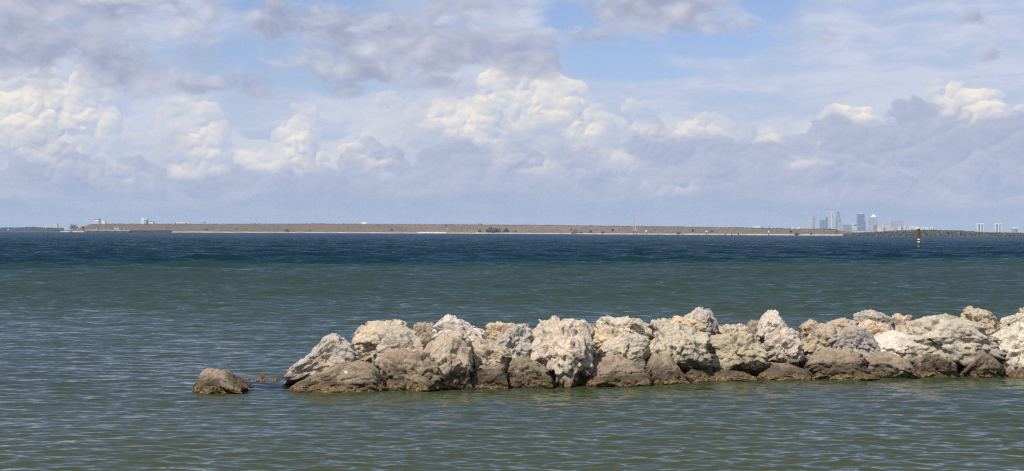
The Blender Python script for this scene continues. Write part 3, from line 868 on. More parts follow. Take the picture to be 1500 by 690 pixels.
SKY_G = 'buildings of the far city skyline'
class Bld:
    """a building seen far off; its own frame: x across the view, y away from it, z up, metres"""
    def __init__(s, px0, px1, ytop, D, label, name='tower_block', cat='building', rot=0.0, group=SKY_G, depth=0.8, base_z=1.2):
        s.D = D; s.m = D/F
        a = at(px0, 340, D); b = at(px1, 340, D)
        s.w = b.x - a.x; s.z0 = base_z
        s.h = at((px0+px1)/2, ytop, D).z - base_z
        s.d = s.w*depth
        rz = math.radians(rot)
        s.o = empty(name, ((a.x+b.x)/2, D, base_z), rz)
        tag(s.o, label, cat, group)
        if rot:                                           # keep the seen width when turned
            k = s.w/(s.w*abs(math.cos(rz)) + s.d*abs(math.sin(rz))); s.w *= k; s.d *= k
    def part(s, name, mat, *boxes):
        """boxes in fractions: x -0.5..0.5 of the width, y -0.5..0.5 of the depth, z 0..1 of the height"""
        m = MB()
        for (x0, x1, y0, y1, z0, z1) in boxes:
            m.box(x0*s.w, x1*s.w, y0*s.d, y1*s.d, z0*s.h, z1*s.h)
        return m.build(name, mat, s.o)
    def floors(s, mat, n, x0, x1, z0, z1, y=-0.5, k=0.5, name='window_band'):
        """continuous rows of windows round the front and both sides, a little proud of the wall"""
        e = 0.25/s.w
        for i in range(n):
            za = z0 + (z1-z0)*(i+.25)/n; zb = za + (z1-z0)/n*k
            s.part(name, mat, (x0-e, x1+e, y-.004, y+.995, za, zb))
    def strips(s, mat, n, x0, x1, z0, z1, y=-0.5, k=0.5, name='window_strip'):
        e = .006
        for i in range(n):
            xa = x0 + (x1-x0)*(i+.5-k/2)/n; xb = xa + (x1-x0)/n*k
            s.part(name, mat, (xa, xb, y-e, y+e, z0, z1))
    def sides(s, mat, n, x0, x1, z0, z1, k=0.5, name='window_strip'):
        for xx in (x0, x1):
            for i in range(n):
                ya = -.46 + .92*(i+.5-k/2)/n; yb = ya + .92/n*k
                s.part(name, mat, (xx-.006, xx+.006, ya, yb, z0, z1))

def build_far():
    bv = build_island()
    leaf_mat('green', (0.052, 0.075, 0.028)); leaf_mat('dark', (0.035, 0.050, 0.024)); leaf_mat('olive', (0.085, 0.090, 0.042))
    leaf_mat('bare', (0.15, 0.125, 0.10)); leaf_mat('far_green', (0.10, 0.103, 0.075)); leaf_mat('far_dark', (0.048, 0.062, 0.050))
    G = tint_mat('land', (0.10, 0.10, 0.06), .3, .02)
    slab('land', -60, 92, 6400, 6800, 0.8, G)
    slab('shore', 1236, 1640, 1960, 2200, 0.35, G)
    slab('mainland', -700, 2200, 7600, 17500, 1.5, G)
    forest('woodland', -60, 93, 6405, 260, [(-60,334.2),(0,334.4),(30,333.8),(50,333.2),(62,334.2),(92,334.6)], 6000, 4.6, LEAF['far_dark'], 0.6)
    forest('mangrove_wood', 1236, 1640, 1962, 150, [(1236,343.5),(1250,341.5),(1280,340.2),(1320,338.4),(1350,337.0),(1385,337.8),(1400,337.6),(1412,338.6),(1440,340.2),(1470,340.8),(1500,341.2),(1640,341.4)], 17000, 1.0, LEAF['far_green'], 0.3)

    # ---- shrubs and trees on the island
    sh = [(574,336.5,5,3.5,'dark','small dark bush on the island beach left of the white rubble'),
          (703,337.8,5,4.5,'dark','dark bush on the shore just left of the big tree clump'),
          (717,335.8,17,9,'green','broadest dark green tree of the clump at the middle of the island'),
          (728,336.5,12,7.5,'green','second green tree, in the centre of the big tree clump'),
          (741,337,8,6.5,'dark','pointed dark tree at the right end of the big tree clump'),
          (755,338.5,8,3.5,'green','low green bush trailing off right of the big tree clump'),
          (733,339.2,26,3,'dark','low dark thicket along the waterline in front of the big tree clump'),
          (837,336,5,3,'dark','dark shrub on top of the bare grey thicket'),
          (851,340.5,5,3.5,'green','green bush on the beach just right of the bare grey thicket'),
          (865,339,5,5,'dark','dark bush on the beach, second right of the bare grey thicket'),
          (883,340,5,4.5,'olive','pale green bush on the beach between two stretches of white sand'),
          (898,336.8,5,4.5,'dark','round dark shrub high on the slope left of the lattice tower'),
          (958,336.4,3,2,'dark','tiny dark shrub high on the slope right of the red and white marker'),
          (993,341.4,11,4.5,'green','wide green bush on the waterline right of the red and white marker'),
          (1015,337.2,4,5,'dark','dark upright shrub on the slope above the wide waterline bush'),
          (1044,338,11,3,'olive','long olive thicket on the slope beside the small white sign'),
          (1159,339,5,4,'dark','dark bush on the slope left of the round beige tower'),
          (1167,342.8,10,5,'green','green bush on the waterline under the round beige tower'),
          (1188.5,342,5,3.5,'dark','dark bush low on the right tail of the island'),
          (1226,339,4,3.5,'olive','small bush on the crest near the right tip of the island'),
          (302,335.4,6,2.5,'olive','olive shrub low on the slope right of the dark barge'),
          (347,334.2,3,2.5,'dark','small dark shrub alone on the long empty left slope'),
          (420,336.8,9,4,'olive','olive bush at the beach in the middle of the left slope'),
          (454,337,3.5,2,'dark','dark speck of a bush at the beach left of the red earth')]
    for px, py, w, h, mt, lab in sh:
        tree = 'tree' in lab and 'right of the big' not in lab and 'left of the big' not in lab and 'front of' not in lab
        shrub(bv, px, py, w, h, mt, lab, name='tree' if tree else 'shrub', cat='tree' if tree else 'shrub')
    shrub(bv, 842, 339.6, 12, 7.5, 'bare', 'bare grey thicket reaching the water on the right half of the island', bare=True)
    shrub(bv, 107, 332.6, 17, 9.0, 'bare', 'bare leafless tree at the left tip of the island', name='tree', cat='tree', bare=True)
    shrub(bv, 121, 333.6, 9, 5.0, 'bare', 'bare bush at the foot of the hill right of the leafless tree', bare=True)
    # weeds along the crest and down the slope
    rs = random.Random(12); vs = []; fs = []
    for i in range(5200):
        px = rs.uniform(132, 1225); top = rs.random() < .6
        y = shore_D(px) + (rs.uniform(58, 72) if top else rs.uniform(14, 60))
        base = at(px, 340, y)
        hit, nor, fi, ds = bv.ray_cast(Vector((base.x, y, 60)), Vector((0, 0, -1)))
        if hit is None: continue
        q = perlin(np.array([[base.x/35, y/35, 1.5]]))[0]
        h = (0.9 + 1.3*max(0, q) + .8*rs.random()**3)*(1.0 if top else .8); w = rs.uniform(.3, .8)
        a = rs.uniform(0, 3.14); c, s_ = math.cos(a)*w, math.sin(a)*w; k = len(vs)
        vs += [hit+Vector((-c,-s_,-.2)), hit+Vector((c,s_,-.2)), hit+Vector((c*.5,s_*.5,h)), hit+Vector((-c*.5,-s_*.5,h*.8))]; fs.append((k,k+1,k+2,k+3))
    me = bpy.data.meshes.new('weeds'); me.from_pydata([v[:] for v in vs], [], fs)
    tag(link('weeds', me, leaf_mat('dry', (0.10, 0.085, 0.05))), kind='stuff')
    # white rubble on the shore
    rs = random.Random(8); V0, F0 = ico(2); VV = []; FF = []; nn = 0
    for i in range(260):
        if i < 170: px = rs.uniform(611, 653)
        else: px = rs.choice([rs.uniform(664, 690), rs.uniform(690, 760), rs.uniform(470, 560)])
        y = shore_D(px) + rs.uniform(1, 13); b_ = at(px, 340, y); s = rs.uniform(.5, 1.5 if i < 170 else .9)
        hit, nor, fi, ds = bv.ray_cast(Vector((b_.x, y, 60)), Vector((0, 0, -1)))
        if hit is None: continue
        rr = np.random.RandomState(i)
        VV.append(V0*(0.75+.4*rr.rand(len(V0), 1))*s*np.array([1.2, 1, .8]) + np.array(hit[:]) + np.array([0, 0, s*.3])); FF.append(F0+nn); nn += len(V0)
    tag(link('rubble', np_mesh('rubble', np.concatenate(VV), np.concatenate(FF)), tint_mat('white_stone', (0.72, 0.68, 0.62), .2, .5)), kind='stuff')

    # ---- materials of the buildings
    W = plain('white_concrete', (0.82, 0.80, 0.76), .7, 0, .05, .02); CR = plain('cream_concrete', (0.66, 0.58, 0.47), .7, 0, .05, .02)
    BG = plain('beige_concrete', (0.55, 0.44, 0.38), .7, 0, .05, .02); PK = plain('pink_granite', (0.36, 0.26, 0.26), .6, 0, .06, .02)
    BL = plain('blue_glass', (0.035, 0.10, 0.19), .12, 0, .15, .03); DB = plain('dark_glass', (0.02, 0.035, 0.06), .12, 0, .2, .03)
    GR = plain('grey_concrete', (0.36, 0.37, 0.40), .6, 0, .06, .02); OR = plain('orange_brick', (0.50, 0.30, 0.19), .8, 0, .06, .03)
    RD = plain('red_roof', (0.24, 0.10, 0.08), .8, 0, .1, .03); TL = plain('teal_glass', (0.05, 0.15, 0.17), .12, 0, .15, .03)
    box1 = (-.5, .5, -.5, .5, 0, 1)

    # ---- downtown
    D = 13500
    # round beige tower
    b = Bld(1183.3, 1193.4, 317.2, D, 'round beige tower with a flat top, leftmost of the downtown towers', 'round_tower')
    r = b.w/2
    m = MB(); m.lathe([(r, 0), (r, b.h*.985)], n=28); m.build('wall', BG, b.o)
    m = MB(); m.lathe([(r*.9, b.h*.985), (r*.9, b.h)], n=28); m.build('roof', PK, b.o)
    for i in range(12):
        z = b.h*(.06 + .9*i/12); m = MB(); m.lathe([(r+.3, z), (r+.3, z+b.h*.028)], n=28); m.build('window_band', GR, b.o)
    b = Bld(1201, 1210, 321.5, D-300, 'low blue glass block left of the slim dark tower', 'glass_tower')
    b.part('wall', BL, (-.5, .5, -.5, .5, 0, .97)); b.part('roof', GR, (-.42, .42, -.4, .4, .97, 1)); b.strips(GR, 4, -.5, .5, 0.02, .95, k=.18, name='mullion')
    m = MB(); m.bar((-b.w*.44, 0, b.h*.97), (-b.w*.44, 0, b.h*1.07), .8, .3); m.build('antenna', GR, b.o)
    b = Bld(1209.8, 1212.9, 317.2, D+200, 'slim dark blue tower between the blue glass block and the tallest white tower', 'glass_tower')
    b.part('wall', DB, (-.5, .5, -.5, .5, 0, .97)); b.part('roof', GR, (-.4, .4, -.4, .4, .97, 1))
    b = Bld(1212.6, 1222, 309.8, D, 'tallest white tower with a pale cap and vertical glass strips', 'office_tower')
    b.part('wall', W, (-.46, .46, -.5, .5, 0, .95)); b.part('roof', CR, (-.5, .5, -.54, .54, .95, 1)); b.strips(BL, 4, -.44, .44, .03, .93, k=.42); b.sides(BL, 3, -.46, .46, .03, .93)
    b = Bld(1223.2, 1232, 310.2, D+150, 'grey blue stepped tower with a rounded top right of the tallest white tower', 'office_tower')
    b.part('wall', GR, (-.5, .5, -.5, .5, 0, .70)); b.part('setback', GR, (-.36, .36, -.36, .36, .70, .89)); b.part('crown', TL, (-.22, .22, -.22, .22, .89, .96), (-.12, .12, -.12, .12, .96, 1))
    b.strips(BL, 4, -.46, .46, .03, .68, k=.5); b.strips(BL, 3, -.32, .32, .71, .88, y=-.36, k=.5); b.sides(BL, 3, -.5, .5, .03, .68)
    b = Bld(1226.6, 1234.6, 326.8, D-500, 'pinkish mid-height block in front of the grey blue stepped tower', 'office_block')
    b.part('wall', PK, (-.5, .5, -.5, .5, 0, .96)); b.part('roof', BG, (-.4, .4, -.4, .4, .96, 1)); b.floors(GR, 7, -.5, .5, .05, .93, k=.4)
    b = Bld(1234.8, 1246.6, 328.8, D-200, 'wide grey blue low block right of the pinkish block', 'office_block')
    b.part('wall', DB, (-.5, .5, -.5, .5, 0, .93)); b.part('roof', GR, (-.5, .2, -.45, .45, .93, 1)); b.floors(GR, 6, -.5, .5, .04, .9, k=.35, name='floor_edge')
    o = empty('tower_crane', (at(1239, 340, D).x, D+120, 1.2)); zt = at(1239, 326.6, D).z
    m = MB(); m.bar((0,0,0), (0,0,zt), 1.1, .9, 4); m.build('mast', OR, o)
    m = MB(); m.bar((-14,0,zt-2), (26,0,zt-1), .9, .6, 4); m.build('jib', OR, o)
    m = MB(); m.box(-14, -9, -1.5, 1.5, zt-6, zt-2.9); m.build('counterweight', GR, o)
    tag(o, 'thin construction crane rising over the wide grey blue block', 'crane')
    b = Bld(1246.8, 1255.2, 327.8, D-100, 'cream block with a dark notch under its flat top, left of the blue glass slab', 'office_block')
    b.part('wall', CR, (-.5, .5, -.5, .5, 0, .78), (-.5, -.1, -.5, .5, .78, .97)); b.part('penthouse', DB, (-.08, .42, -.4, .4, .78, .92)); b.part('roof', W, (-.5, .5, -.5, .5, .972, 1)); b.strips(GR, 4, -.45, .45, .05, .74, k=.4)
    b = Bld(1255.5, 1265.7, 312, D-50, 'tall blue glass slab with a small white cap', 'glass_tower')
    b.part('wall', BL, (-.5, .5, -.5, .5, 0, .96)); b.part('roof', W, (-.18, .22, -.3, .3, .96, 1)); b.strips(DB, 5, -.48, .48, .02, .94, k=.25, name='mullion'); b.floors(TL, 9, -.5, .5, .03, .95, k=.16)
    b = Bld(1265.8, 1268.1, 322.5, D, 'very slim white tower right beside the tall blue glass slab', 'tower_block')
    b.part('wall', W, (-.5, .5, -.5, .5, 0, .95)); b.part('roof', W, (-.3, .3, -.3, .3, .95, 1)); b.strips(GR, 1, -.4, .4, .05, .9, k=.35)
    b = Bld(1273.6, 1285, 313, D, 'grey banded tower crowned by a white pyramid', 'office_tower')
    b.part('wall', GR, (-.5, .5, -.5, .5, 0, .77)); b.part('shoulder', GR, (-.42, .42, -.42, .42, .77, .83)); b.floors(PK, 8, -.5, .5, .15, .76, k=.42)
    hw = b.w*.36; m = MB(); m.add([(-hw,-hw,b.h*.83),(hw,-hw,b.h*.83),(hw,hw,b.h*.83),(-hw,hw,b.h*.83),(0,0,b.h)], [(0,1,4),(1,2,4),(2,3,4),(3,0,4),(3,2,1,0)]); m.build('pyramid_roof', W, b.o)
    b = Bld(1273.4, 1283.4, 329.8, D-600, 'short orange and blue building at the foot of the pyramid-topped tower', 'office_block')
    b.part('wall', OR, (-.5, .0, -.5, .5, 0, .92), ); b.part('glass_wing', BL, (.003, .5, -.5, .5, 0, 1)); b.part('roof', CR, (-.5, -.003, -.5, .5, .923, .96)); b.strips(GR, 2, -.48, -.02, .1, .85, k=.3)
    b = Bld(1284, 1306, 327.2, D-400, 'wide cream hotel complex of stepped blocks with peach tops', 'hotel')
    b.part('wall', CR, (-.5, -.32, -.4, .5, 0, .55), (-.317, -.12, -.5, .5, 0, .86), (-.117, .117, -.3, .4, 0, .72), (.12, .34, -.5, .5, 0, .84), (.343, .5, -.4, .5, 0, .62))
    b.part('roof', OR, (-.29, -.15, -.35, .35, .862, 1)); b.part('roof', OR, (.16, .30, -.35, .35, .842, .95)); b.strips(GR, 2, -.31, -.13, .06, .82, k=.35); b.strips(GR, 2, .13, .33, .06, .8, k=.35); b.strips(BL, 3, -.11, .11, .06, .68, y=-.3, k=.45)
    b = Bld(1306.8, 1322.2, 323.4, D, 'broad pink brown slab right of the cream hotel', 'office_block')
    b.part('wall', PK, (-.5, .5, -.5, .5, 0, .95)); b.part('roof', PK, (-.3, .42, -.4, .4, .95, 1)); b.floors(BG, 9, -.5, .5, .04, .93, k=.3)
    b = Bld(1316, 1325.4, 332, D-700, 'pale block with a blue glass middle in front of the pink brown slab', 'apartment_block')
    b.part('wall', W, (-.5, -.2, -.5, .5, 0, .97), (.2, .5, -.5, .5, 0, 1)); b.part('glass_wing', BL, (-.197, .197, -.4, .5, 0, .95)); b.part('roof', GR, (-.5, -.2, -.5, .5, .973, 1)); b.strips(GR, 2, .22, .48, .08, .9, k=.4)
    b = Bld(1325.6, 1330.6, 332.6, D-600, 'small pink block between two white blocks right of downtown', 'apartment_block')
    b.part('wall', PK, (-.5, .5, -.5, .5, 0, .9)); b.part('roof', OR, (-.5, .5, -.5, .5, .903, 1)); b.strips(W, 2, -.45, .45, .1, .85, k=.35)
    b = Bld(1330.8, 1345.2, 331.8, D-500, 'long white apartment block with a stepped right end, left of the wooden pile', 'apartment_block')
    b.part('wall', W, (-.5, .1, -.5, .5, 0, .97), (.103, .5, -.5, .5, 0, .8)); b.part('roof', CR, (-.4, .05, -.4, .4, .97, 1)); b.part('roof', W, (.3, .5, -.4, .4, .802, 1)); b.strips(GR, 5, -.48, .08, .06, .9, k=.45); b.strips(GR, 3, .12, .48, .06, .74, k=.45)
    b = Bld(1349, 1355, 332.2, D-450, 'white twin-strip apartment tower just right of the wooden pile', 'apartment_block')
    b.part('wall', W, (-.5, .5, -.5, .5, 0, .95)); b.part('roof', GR, (-.3, .3, -.3, .3, .95, 1)); b.strips(GR, 2, -.42, .42, .05, .9, k=.35)
    b = Bld(1356.6, 1364.8, 332.2, D-400, 'white split apartment tower, last of the downtown row', 'apartment_block')
    b.part('wall', W, (-.5, -.12, -.5, .5, 0, 1), (.06, .5, -.5, .5, 0, .98)); b.part('stair_core', DB, (-.117, .057, -.42, .42, 0, .93)); b.part('roof', GR, (.1, .45, -.3, .3, .98, 1.02)); b.strips(GR, 1, .1, .48, .05, .92, k=.3)
    b = Bld(1249, 1281, 337.6, D-1100, 'long low violet grey building along the foot of downtown', 'warehouse', cat='building')
    b.part('wall', GR, (-.5, .5, -.1, .1, 0, .9)); b.part('roof', PK, (-.5, .5, -.11, .11, .903, 1)); b.strips(W, 6, -.48, .48, .2, .7, y=-.1, k=.4)
    # low white blocks over the right part of the island
    b = Bld(1103.4, 1115.8, 330.6, 9500, 'low white building with a peach right end over the island crest', 'warehouse', depth=.5)
    b.part('wall', W, (-.5, .25, -.5, .5, 0, .96)); b.part('end_wall', OR, (.253, .5, -.5, .5, 0, .92)); b.part('roof', GR, (-.45, .2, -.4, .4, .96, 1)); b.strips(GR, 4, -.48, .23, .1, .85, k=.25)
    b = Bld(1159.2, 1171.6, 333.2, 9800, 'low white building with two raised corners left of the round beige tower', 'warehouse', depth=.5)
    b.part('wall', W, (-.5, .5, -.5, .5, 0, .85)); b.part('roof', W, (-.45, -.2, -.4, .4, .85, 1)); b.part('roof', W, (.25, .47, -.4, .4, .85, 1)); b.strips(GR, 5, -.48, .48, .1, .75, k=.3)

    # ---- right: twin H towers, blue block, long white roof
    for i, (x0, x1, side) in enumerate(((1430.6, 1440.2, 'left of the two white towers with overhanging tops beyond the mangroves'), (1456.8, 1466.2, 'right of the two white towers with overhanging tops, beside the long white roof'))):
        b = Bld(x0, x1, 327, 9000, side, 'apartment_tower', group='twin white towers on the right')
        b.part('wall', W, (-.5, -.30, -.4, .4, 0, .90), (-.06, .14, -.5, .5, 0, .90), (.36, .48, -.4, .4, 0, .88)); b.part('glass_wall', BL, (-.297, -.063, -.3, .4, 0, .89)); b.part('glass_wall', BL, (.143, .357, -.3, .4, 0, .89))
        b.part('roof', W, (-.46, .5, -.5, .5, .902, 1)); b.floors(GR, 8, -.5, -.30, .04, .86, y=-.4, k=.25, name='balcony_row')
    b = Bld(1482, 1489.8, 332.4, 9200, 'blue glass block with a pale top above the long white roof', 'glass_block')
    b.part('wall', GR, (-.46, .1, -.5, .5, 0, .80)); b.part('glass_wing', BL, (.103, .46, -.5, .5, 0, .80)); b.part('roof', W, (-.5, .5, -.5, .5, .802, 1)); b.strips(BL, 3, -.45, .09, .1, .76, k=.5)
    b = Bld(1466.2, 1560, 339.6, 6500, 'long white flat-roofed hall at the right edge beyond the mangroves', 'hall', depth=.3)
    b.part('wall', GR, (-.5, .5, -.5, .5, 0, .6)); b.part('roof', W, (-.5, .5, -.52, .52, .603, .86)); b.part('roof_light', PK, (-.42, -.30, -.3, .3, .86, 1)); b.strips(DB, 8, -.49, .49, .1, .5, k=.35)
    o = empty('gantry_crane', (at(1446, 340, 8800).x, 8800, 1.2)); zt = at(1446, 333.6, 8800).z
    m = MB(); m.bar((-22, 0, zt), (16, 0, 4), .9, .9, 4); m.build('boom', OR, o); m = MB(); m.box(12, 22, -4, 4, 0, 7); m.build('cab', GR, o)
    tag(o, 'thin slanting crane boom between the two white towers', 'crane')

    # ---- left: buildings over the island crest
    D = 9000
    b = Bld(66.4, 86, 327.4, 8200, 'wide white hotel above the far woods at the left edge', 'hotel', depth=.35)
    b.part('wall', CR, (-.5, -.42, -.4, .4, 0, .72), (-.417, .0, -.5, .5, 0, .84), (.003, .10, -.45, .45, 0, .78), (.103, .44, -.5, .5, 0, .88), (.443, .5, -.4, .4, 0, .7)); b.part('roof', CR, (-.02, .09, -.3, .3, .842, 1)); b.part('roof', TL, (.36, .43, -.3, .3, .882, .96))
    b.floors(GR, 5, -.417, 0, .3, .8, k=.3); b.floors(GR, 5, .103, .44, .3, .84, k=.3)
    b = Bld(137.6, 148.2, 321, D, 'cream tower with a red brown roof and shaded right side over the barge', 'apartment_tower', rot=-28)
    b.part('wall', CR, (-.5, .5, -.5, .5, 0, .88)); b.part('setback', W, (-.4, .45, -.4, .45, .88, .95)); b.part('roof', RD, (-.45, .5, -.45, .5, .952, 1)); b.strips(GR, 4, -.45, .45, .05, .85, k=.4)
    b = Bld(148.4, 156, 322.8, D+100, 'white tower with two raised tops right of the red-roofed cream tower', 'apartment_tower', rot=-20)
    b.part('wall', W, (-.5, .5, -.5, .5, 0, .86)); b.part('roof', W, (-.3, .0, -.4, .4, .86, 1)); b.part('roof', CR, (.15, .45, -.4, .4, .86, .95)); b.strips(GR, 4, -.45, .45, .05, .82, k=.35)
    b = Bld(159.4, 165.4, 326.4, D, 'low flat white roof just showing over the crest right of the two left towers', 'house', depth=.6)
    b.part('wall', CR, (-.5, .5, -.5, .5, 0, .93)); b.part('roof', GR, (.1, .5, -.5, .5, .932, 1)); b.strips(GR, 3, -.45, .1, .3, .85, k=.4)
    b = Bld(207.2, 217.2, 319.8, D, 'tallest white tower above the dark barge', 'apartment_tower', rot=-18)
    b.part('wall', W, (-.5, .12, -.5, .5, 0, .97)); b.part('glass_wing', BL, (.123, .5, -.45, .5, 0, .86)); b.part('roof', W, (-.4, .05, -.4, .4, .97, 1)); b.part('roof', W, (.25, .5, -.4, .4, .862, .98)); b.strips(GR, 3, -.46, .1, .05, .9, k=.35); b.strips(W, 2, .14, .48, .05, .8, y=-.45, k=.4, name='balcony_column')
    b = Bld(218.6, 226.2, 324.2, D+200, 'shorter white block right of the tallest tower above the dark barge', 'apartment_block')
    b.part('wall', W, (-.5, -.12, -.5, .5, 0, .9), (-.02, .34, -.5, .5, 0, .94)); b.part('glass_wing', BL, (-.117, -.023, -.4, .5, 0, .9), (.343, .5, -.4, .5, 0, .9)); b.part('roof', TL, (-.3, .5, -.4, .4, .945, 1)); b.strips(GR, 2, -.48, -.14, .1, .84, k=.3)
    b = Bld(256.4, 273.6, 324.8, D, 'long low white block with blue ends over the left slope', 'apartment_block', depth=.4)
    b.part('wall', W, (-.36, .36, -.5, .5, 0, .94)); b.part('glass_wing', BL, (-.5, -.363, -.4, .4, 0, .9)); b.part('glass_wing', BL, (.363, .5, -.4, .4, 0, .84)); b.part('roof', GR, (-.5, .1, -.4, .4, .943, 1)); b.strips(BL, 6, -.35, .35, .1, .88, k=.4)
    b = Bld(294.2, 301.6, 323, D, 'grey block with a cut left corner over the long left slope', 'apartment_block', rot=20)
    b.part('wall', GR, (-.5, .5, -.5, .5, 0, .84), (-.25, .5, -.5, .5, .843, .95)); b.part('roof', W, (-.2, .3, -.4, .4, .952, 1)); b.strips(W, 4, -.45, .45, .08, .8, k=.3)
    b = Bld(529, 537.6, 325.2, 9400, 'low white hipped roof over the crest near the middle of the island', 'house', depth=.8)
    b.part('wall', W, (-.5, .5, -.5, .5, 0, .82)); hw = b.w*.5; hz = b.h; m = MB(); m.add([(-hw,-hw*.8,hz*.82),(hw,-hw*.8,hz*.82),(hw,hw*.8,hz*.82),(-hw,hw*.8,hz*.82),(-hw*.4,0,hz),(hw*.4,0,hz)], [(0,1,5,4),(1,2,5),(2,3,4,5),(3,0,4),(3,2,1,0)]); m.build('roof', CR, b.o); b.strips(GR, 3, -.45, .45, .3, .75, k=.4)

    # ---- barges moored off the left tip
    RS = plain('rusty_steel', (0.125, 0.055, 0.042), .8, 0, .45, .25); DK = plain('weathered_deck', (0.55, 0.52, 0.48), .85, 0, .3, .2); BK = plain('black_hull', (0.026, 0.024, 0.028), .7, 0, .4, .2)
    GN = plain('green_paint', (0.015, 0.27, 0.20), .4, 0, .15, .3); TQ = plain('turquoise_paint', (0.06, 0.38, 0.36), .4, 0, .1, .3); WP = plain('white_paint', (0.78, 0.78, 0.76), .5, 0, .05, .3)
    BR = plain('brown_steel', (0.10, 0.06, 0.045), .8, 0, .3, .3); YL = plain('yellow_paint', (0.60, 0.40, 0.10), .5, 0, .1, .3); TY = plain('black_rubber', (0.02, 0.02, 0.02), .9, 0, .1, .3)
    GREY = plain('galvanised_steel', (0.52, 0.50, 0.50), .6, 0, .1, .3); TM = plain('tarred_timber', (0.045, 0.035, 0.028), .9, 0, .4, .6); RP = plain('red_paint', (0.45, 0.04, 0.03), .5, 0, .1, .3)
    def px2m(px, D): return at(px, 340, D).x
    D = 3180; mm = D/F
    x0, x1 = px2m(123.4, D), px2m(191.4, D); cx = (x0+x1)/2; L = (x1-x0)/2
    o = empty('barge', (cx, D, 0)); hz = 5.0
    m = MB(); m.prism([(-L, hz*.72), (-L+1.5, hz*.35), (-L+5, -1), (L-2, -1), (L, hz*.3), (L, hz*.72)], -9, 9); m.build('hull', RS, o)
    m = MB(); m.box(-L+3, L, -9.2, 9.2, hz*.724, hz); m.build('deck', DK, o)
    m = MB(); m.prism([(-L-1.2, hz*.9), (-L-1.2, hz*.73), (-L+2.99, hz*.73), (-L+2.99, hz*1.02)], -8.5, 8.5); m.build('bow_fender', BR, o)
    for i in range(6):
        xx = -L+8+(2*L-14)*i/5; m = MB(); m.lathe([(.5, hz+.01), (.5, hz+1.0), (.7, hz+1.01), (.7, hz+1.25)], xx, -8, 8); m.build('bollard', BR, o)
    for i in range(5):
        xx = -L+10+(2*L-20)*i/4; m = MB(); m.lathe([(.9, 0), (1.1, .2), (1.1, .8), (.9, 1)], 0, 0, 10)
        f_ = m.build('tyre_fender', TY, o); f_.location = (xx, -9.15, hz*.45); f_.rotation_euler = (math.pi/2, 0, 0)
    tag(o, 'long rusty red barge with a pale weathered deck, moored left of the dark one', 'barge')
    deckz = hz + 0.01
    # green deck crane
    o = empty('deck_crane', (px2m(152.7, D), D, deckz))
    m = MB(); m.prism([(-3.0,0),(3.4,0),(2.6,2.6),(-2.2,3.0)], -2, 2); m.build('base', GN, o)
    m = MB(); m.prism([(-1.6,3.02),(1.9,2.9),(1.0,4.7),(-1.0,4.9)], -1.6, 1.6); m.build('cab', TQ, o)
    m = MB(); m.prism([(-1.0,5.0),(1.2,5.0),(1.6,7.4),(.4,8.2),(-.9,7.4)], -1.2, 1.2); m.build('winch_house', GN, o)
    m = MB(); m.box(1.3, 3.0, -2.2, -2.02, .1, 2.2); m.build('door', DB, o)
    tag(o, 'green deck machine with a stacked narrow top, tallest thing on the rusty barge', 'crane')
    o = empty('work_boat', (px2m(171.6, D), D, deckz))
    m = MB(); m.prism([(-5.2,2.8),(-4.2,.2),(4.3,.2),(4.8,2.4)], -1.8, 1.8); m.build('hull', TQ, o)
    m = MB(); m.box(-5.4, -3.2, -1.4, 1.4, 2.82, 4.3); m.build('cabin', WP, o); m = MB(); m.box(-2.8, 3.2, -1.5, 1.5, 2.82, 4.0); m.build('canopy', GREY, o)
    m = MB(); m.bar((0.4,0,4.0),(0.4,0,10.5), .16, .08, 5); m.build('mast', GREY, o)
    tag(o, 'turquoise work boat with a white cabin and thin mast, set on the rusty barge', 'boat')
    o = empty('deck_hut', (px2m(141.6, D), D, deckz)); m = MB(); m.box(-.9, .9, -1.2, 1.2, 0, 2.2); m.build('wall', WP, o); m = MB(); m.box(-1.05, 1.05, -1.35, 1.35, 2.202, 2.45); m.build('roof', GREY, o); m = MB(); m.box(-.4, .4, -1.22, -1.203, 0, 1.8); m.build('door', DB, o)
    tag(o, 'tiny white hut on the left part of the rusty barge deck', 'hut')
    o = empty('deck_winch', (px2m(144, D), D, deckz)); m = MB(); m.box(-1.5, 1.5, -1, 1, 0, .8); m.build('base', BR, o); m = MB(); m.lathe([(.8,-1.2),(.8,1.2)], 0, 0, 10); q = m.build('drum', BK, o); q.location = (0, 0, 1.62); q.rotation_euler = (0, math.pi/2, 0)
    tag(o, 'dark winch right beside the tiny white hut on the rusty barge', 'winch')
    o = empty('pump', (px2m(178.2, D), D, deckz)); m = MB(); m.box(-1.6, 1.6, -1, 1, 0, 1.6); m.build('housing', BR, o); m = MB(); m.bar((.2,0,1.6),(.2,0,4.6), .5, .4, 6); m.build('stack', RS, o)
    tag(o, 'brown pump with a short stack right of the turquoise work boat', 'pump')
    # dark barge
    D2 = 3230; x0, x1 = px2m(191.6, D2), px2m(252.6, D2); cx = (x0+x1)/2; L = (x1-x0)/2; hz = 4.6
    o = empty('barge', (cx, D2, 0))
    m = MB(); m.prism([(-L, hz*.8), (-L, -1), (L-7, -1), (L-2.5, hz*.35), (L, hz*.8)], -8, 8); m.build('hull', BK, o)
    m = MB(); m.box(-L, L-5, -7.6, 7.6, hz*.803, hz); m.build('deck', BR, o)
    m = MB(); m.box(-L*.12, -L*.08, -8.3, -8.02, 0.1, hz*.8); m.build('joint_fender', TY, o)
    for i in range(5):
        xx = -L+6+(2*L-16)*i/4; m = MB(); m.lathe([(.4, hz+.01), (.4, hz+.8), (.6, hz+.81), (.6, hz+1.0)], xx, -7, 8); m.build('bollard', BK, o)
    m = MB(); m.bar((L*.36,0,hz),(L*.36,0,hz+8), .22, .1, 5); m.build('mast', BR, o)
    tag(o, 'long low dark barge with a raked right bow, moored right of the rusty one', 'barge')
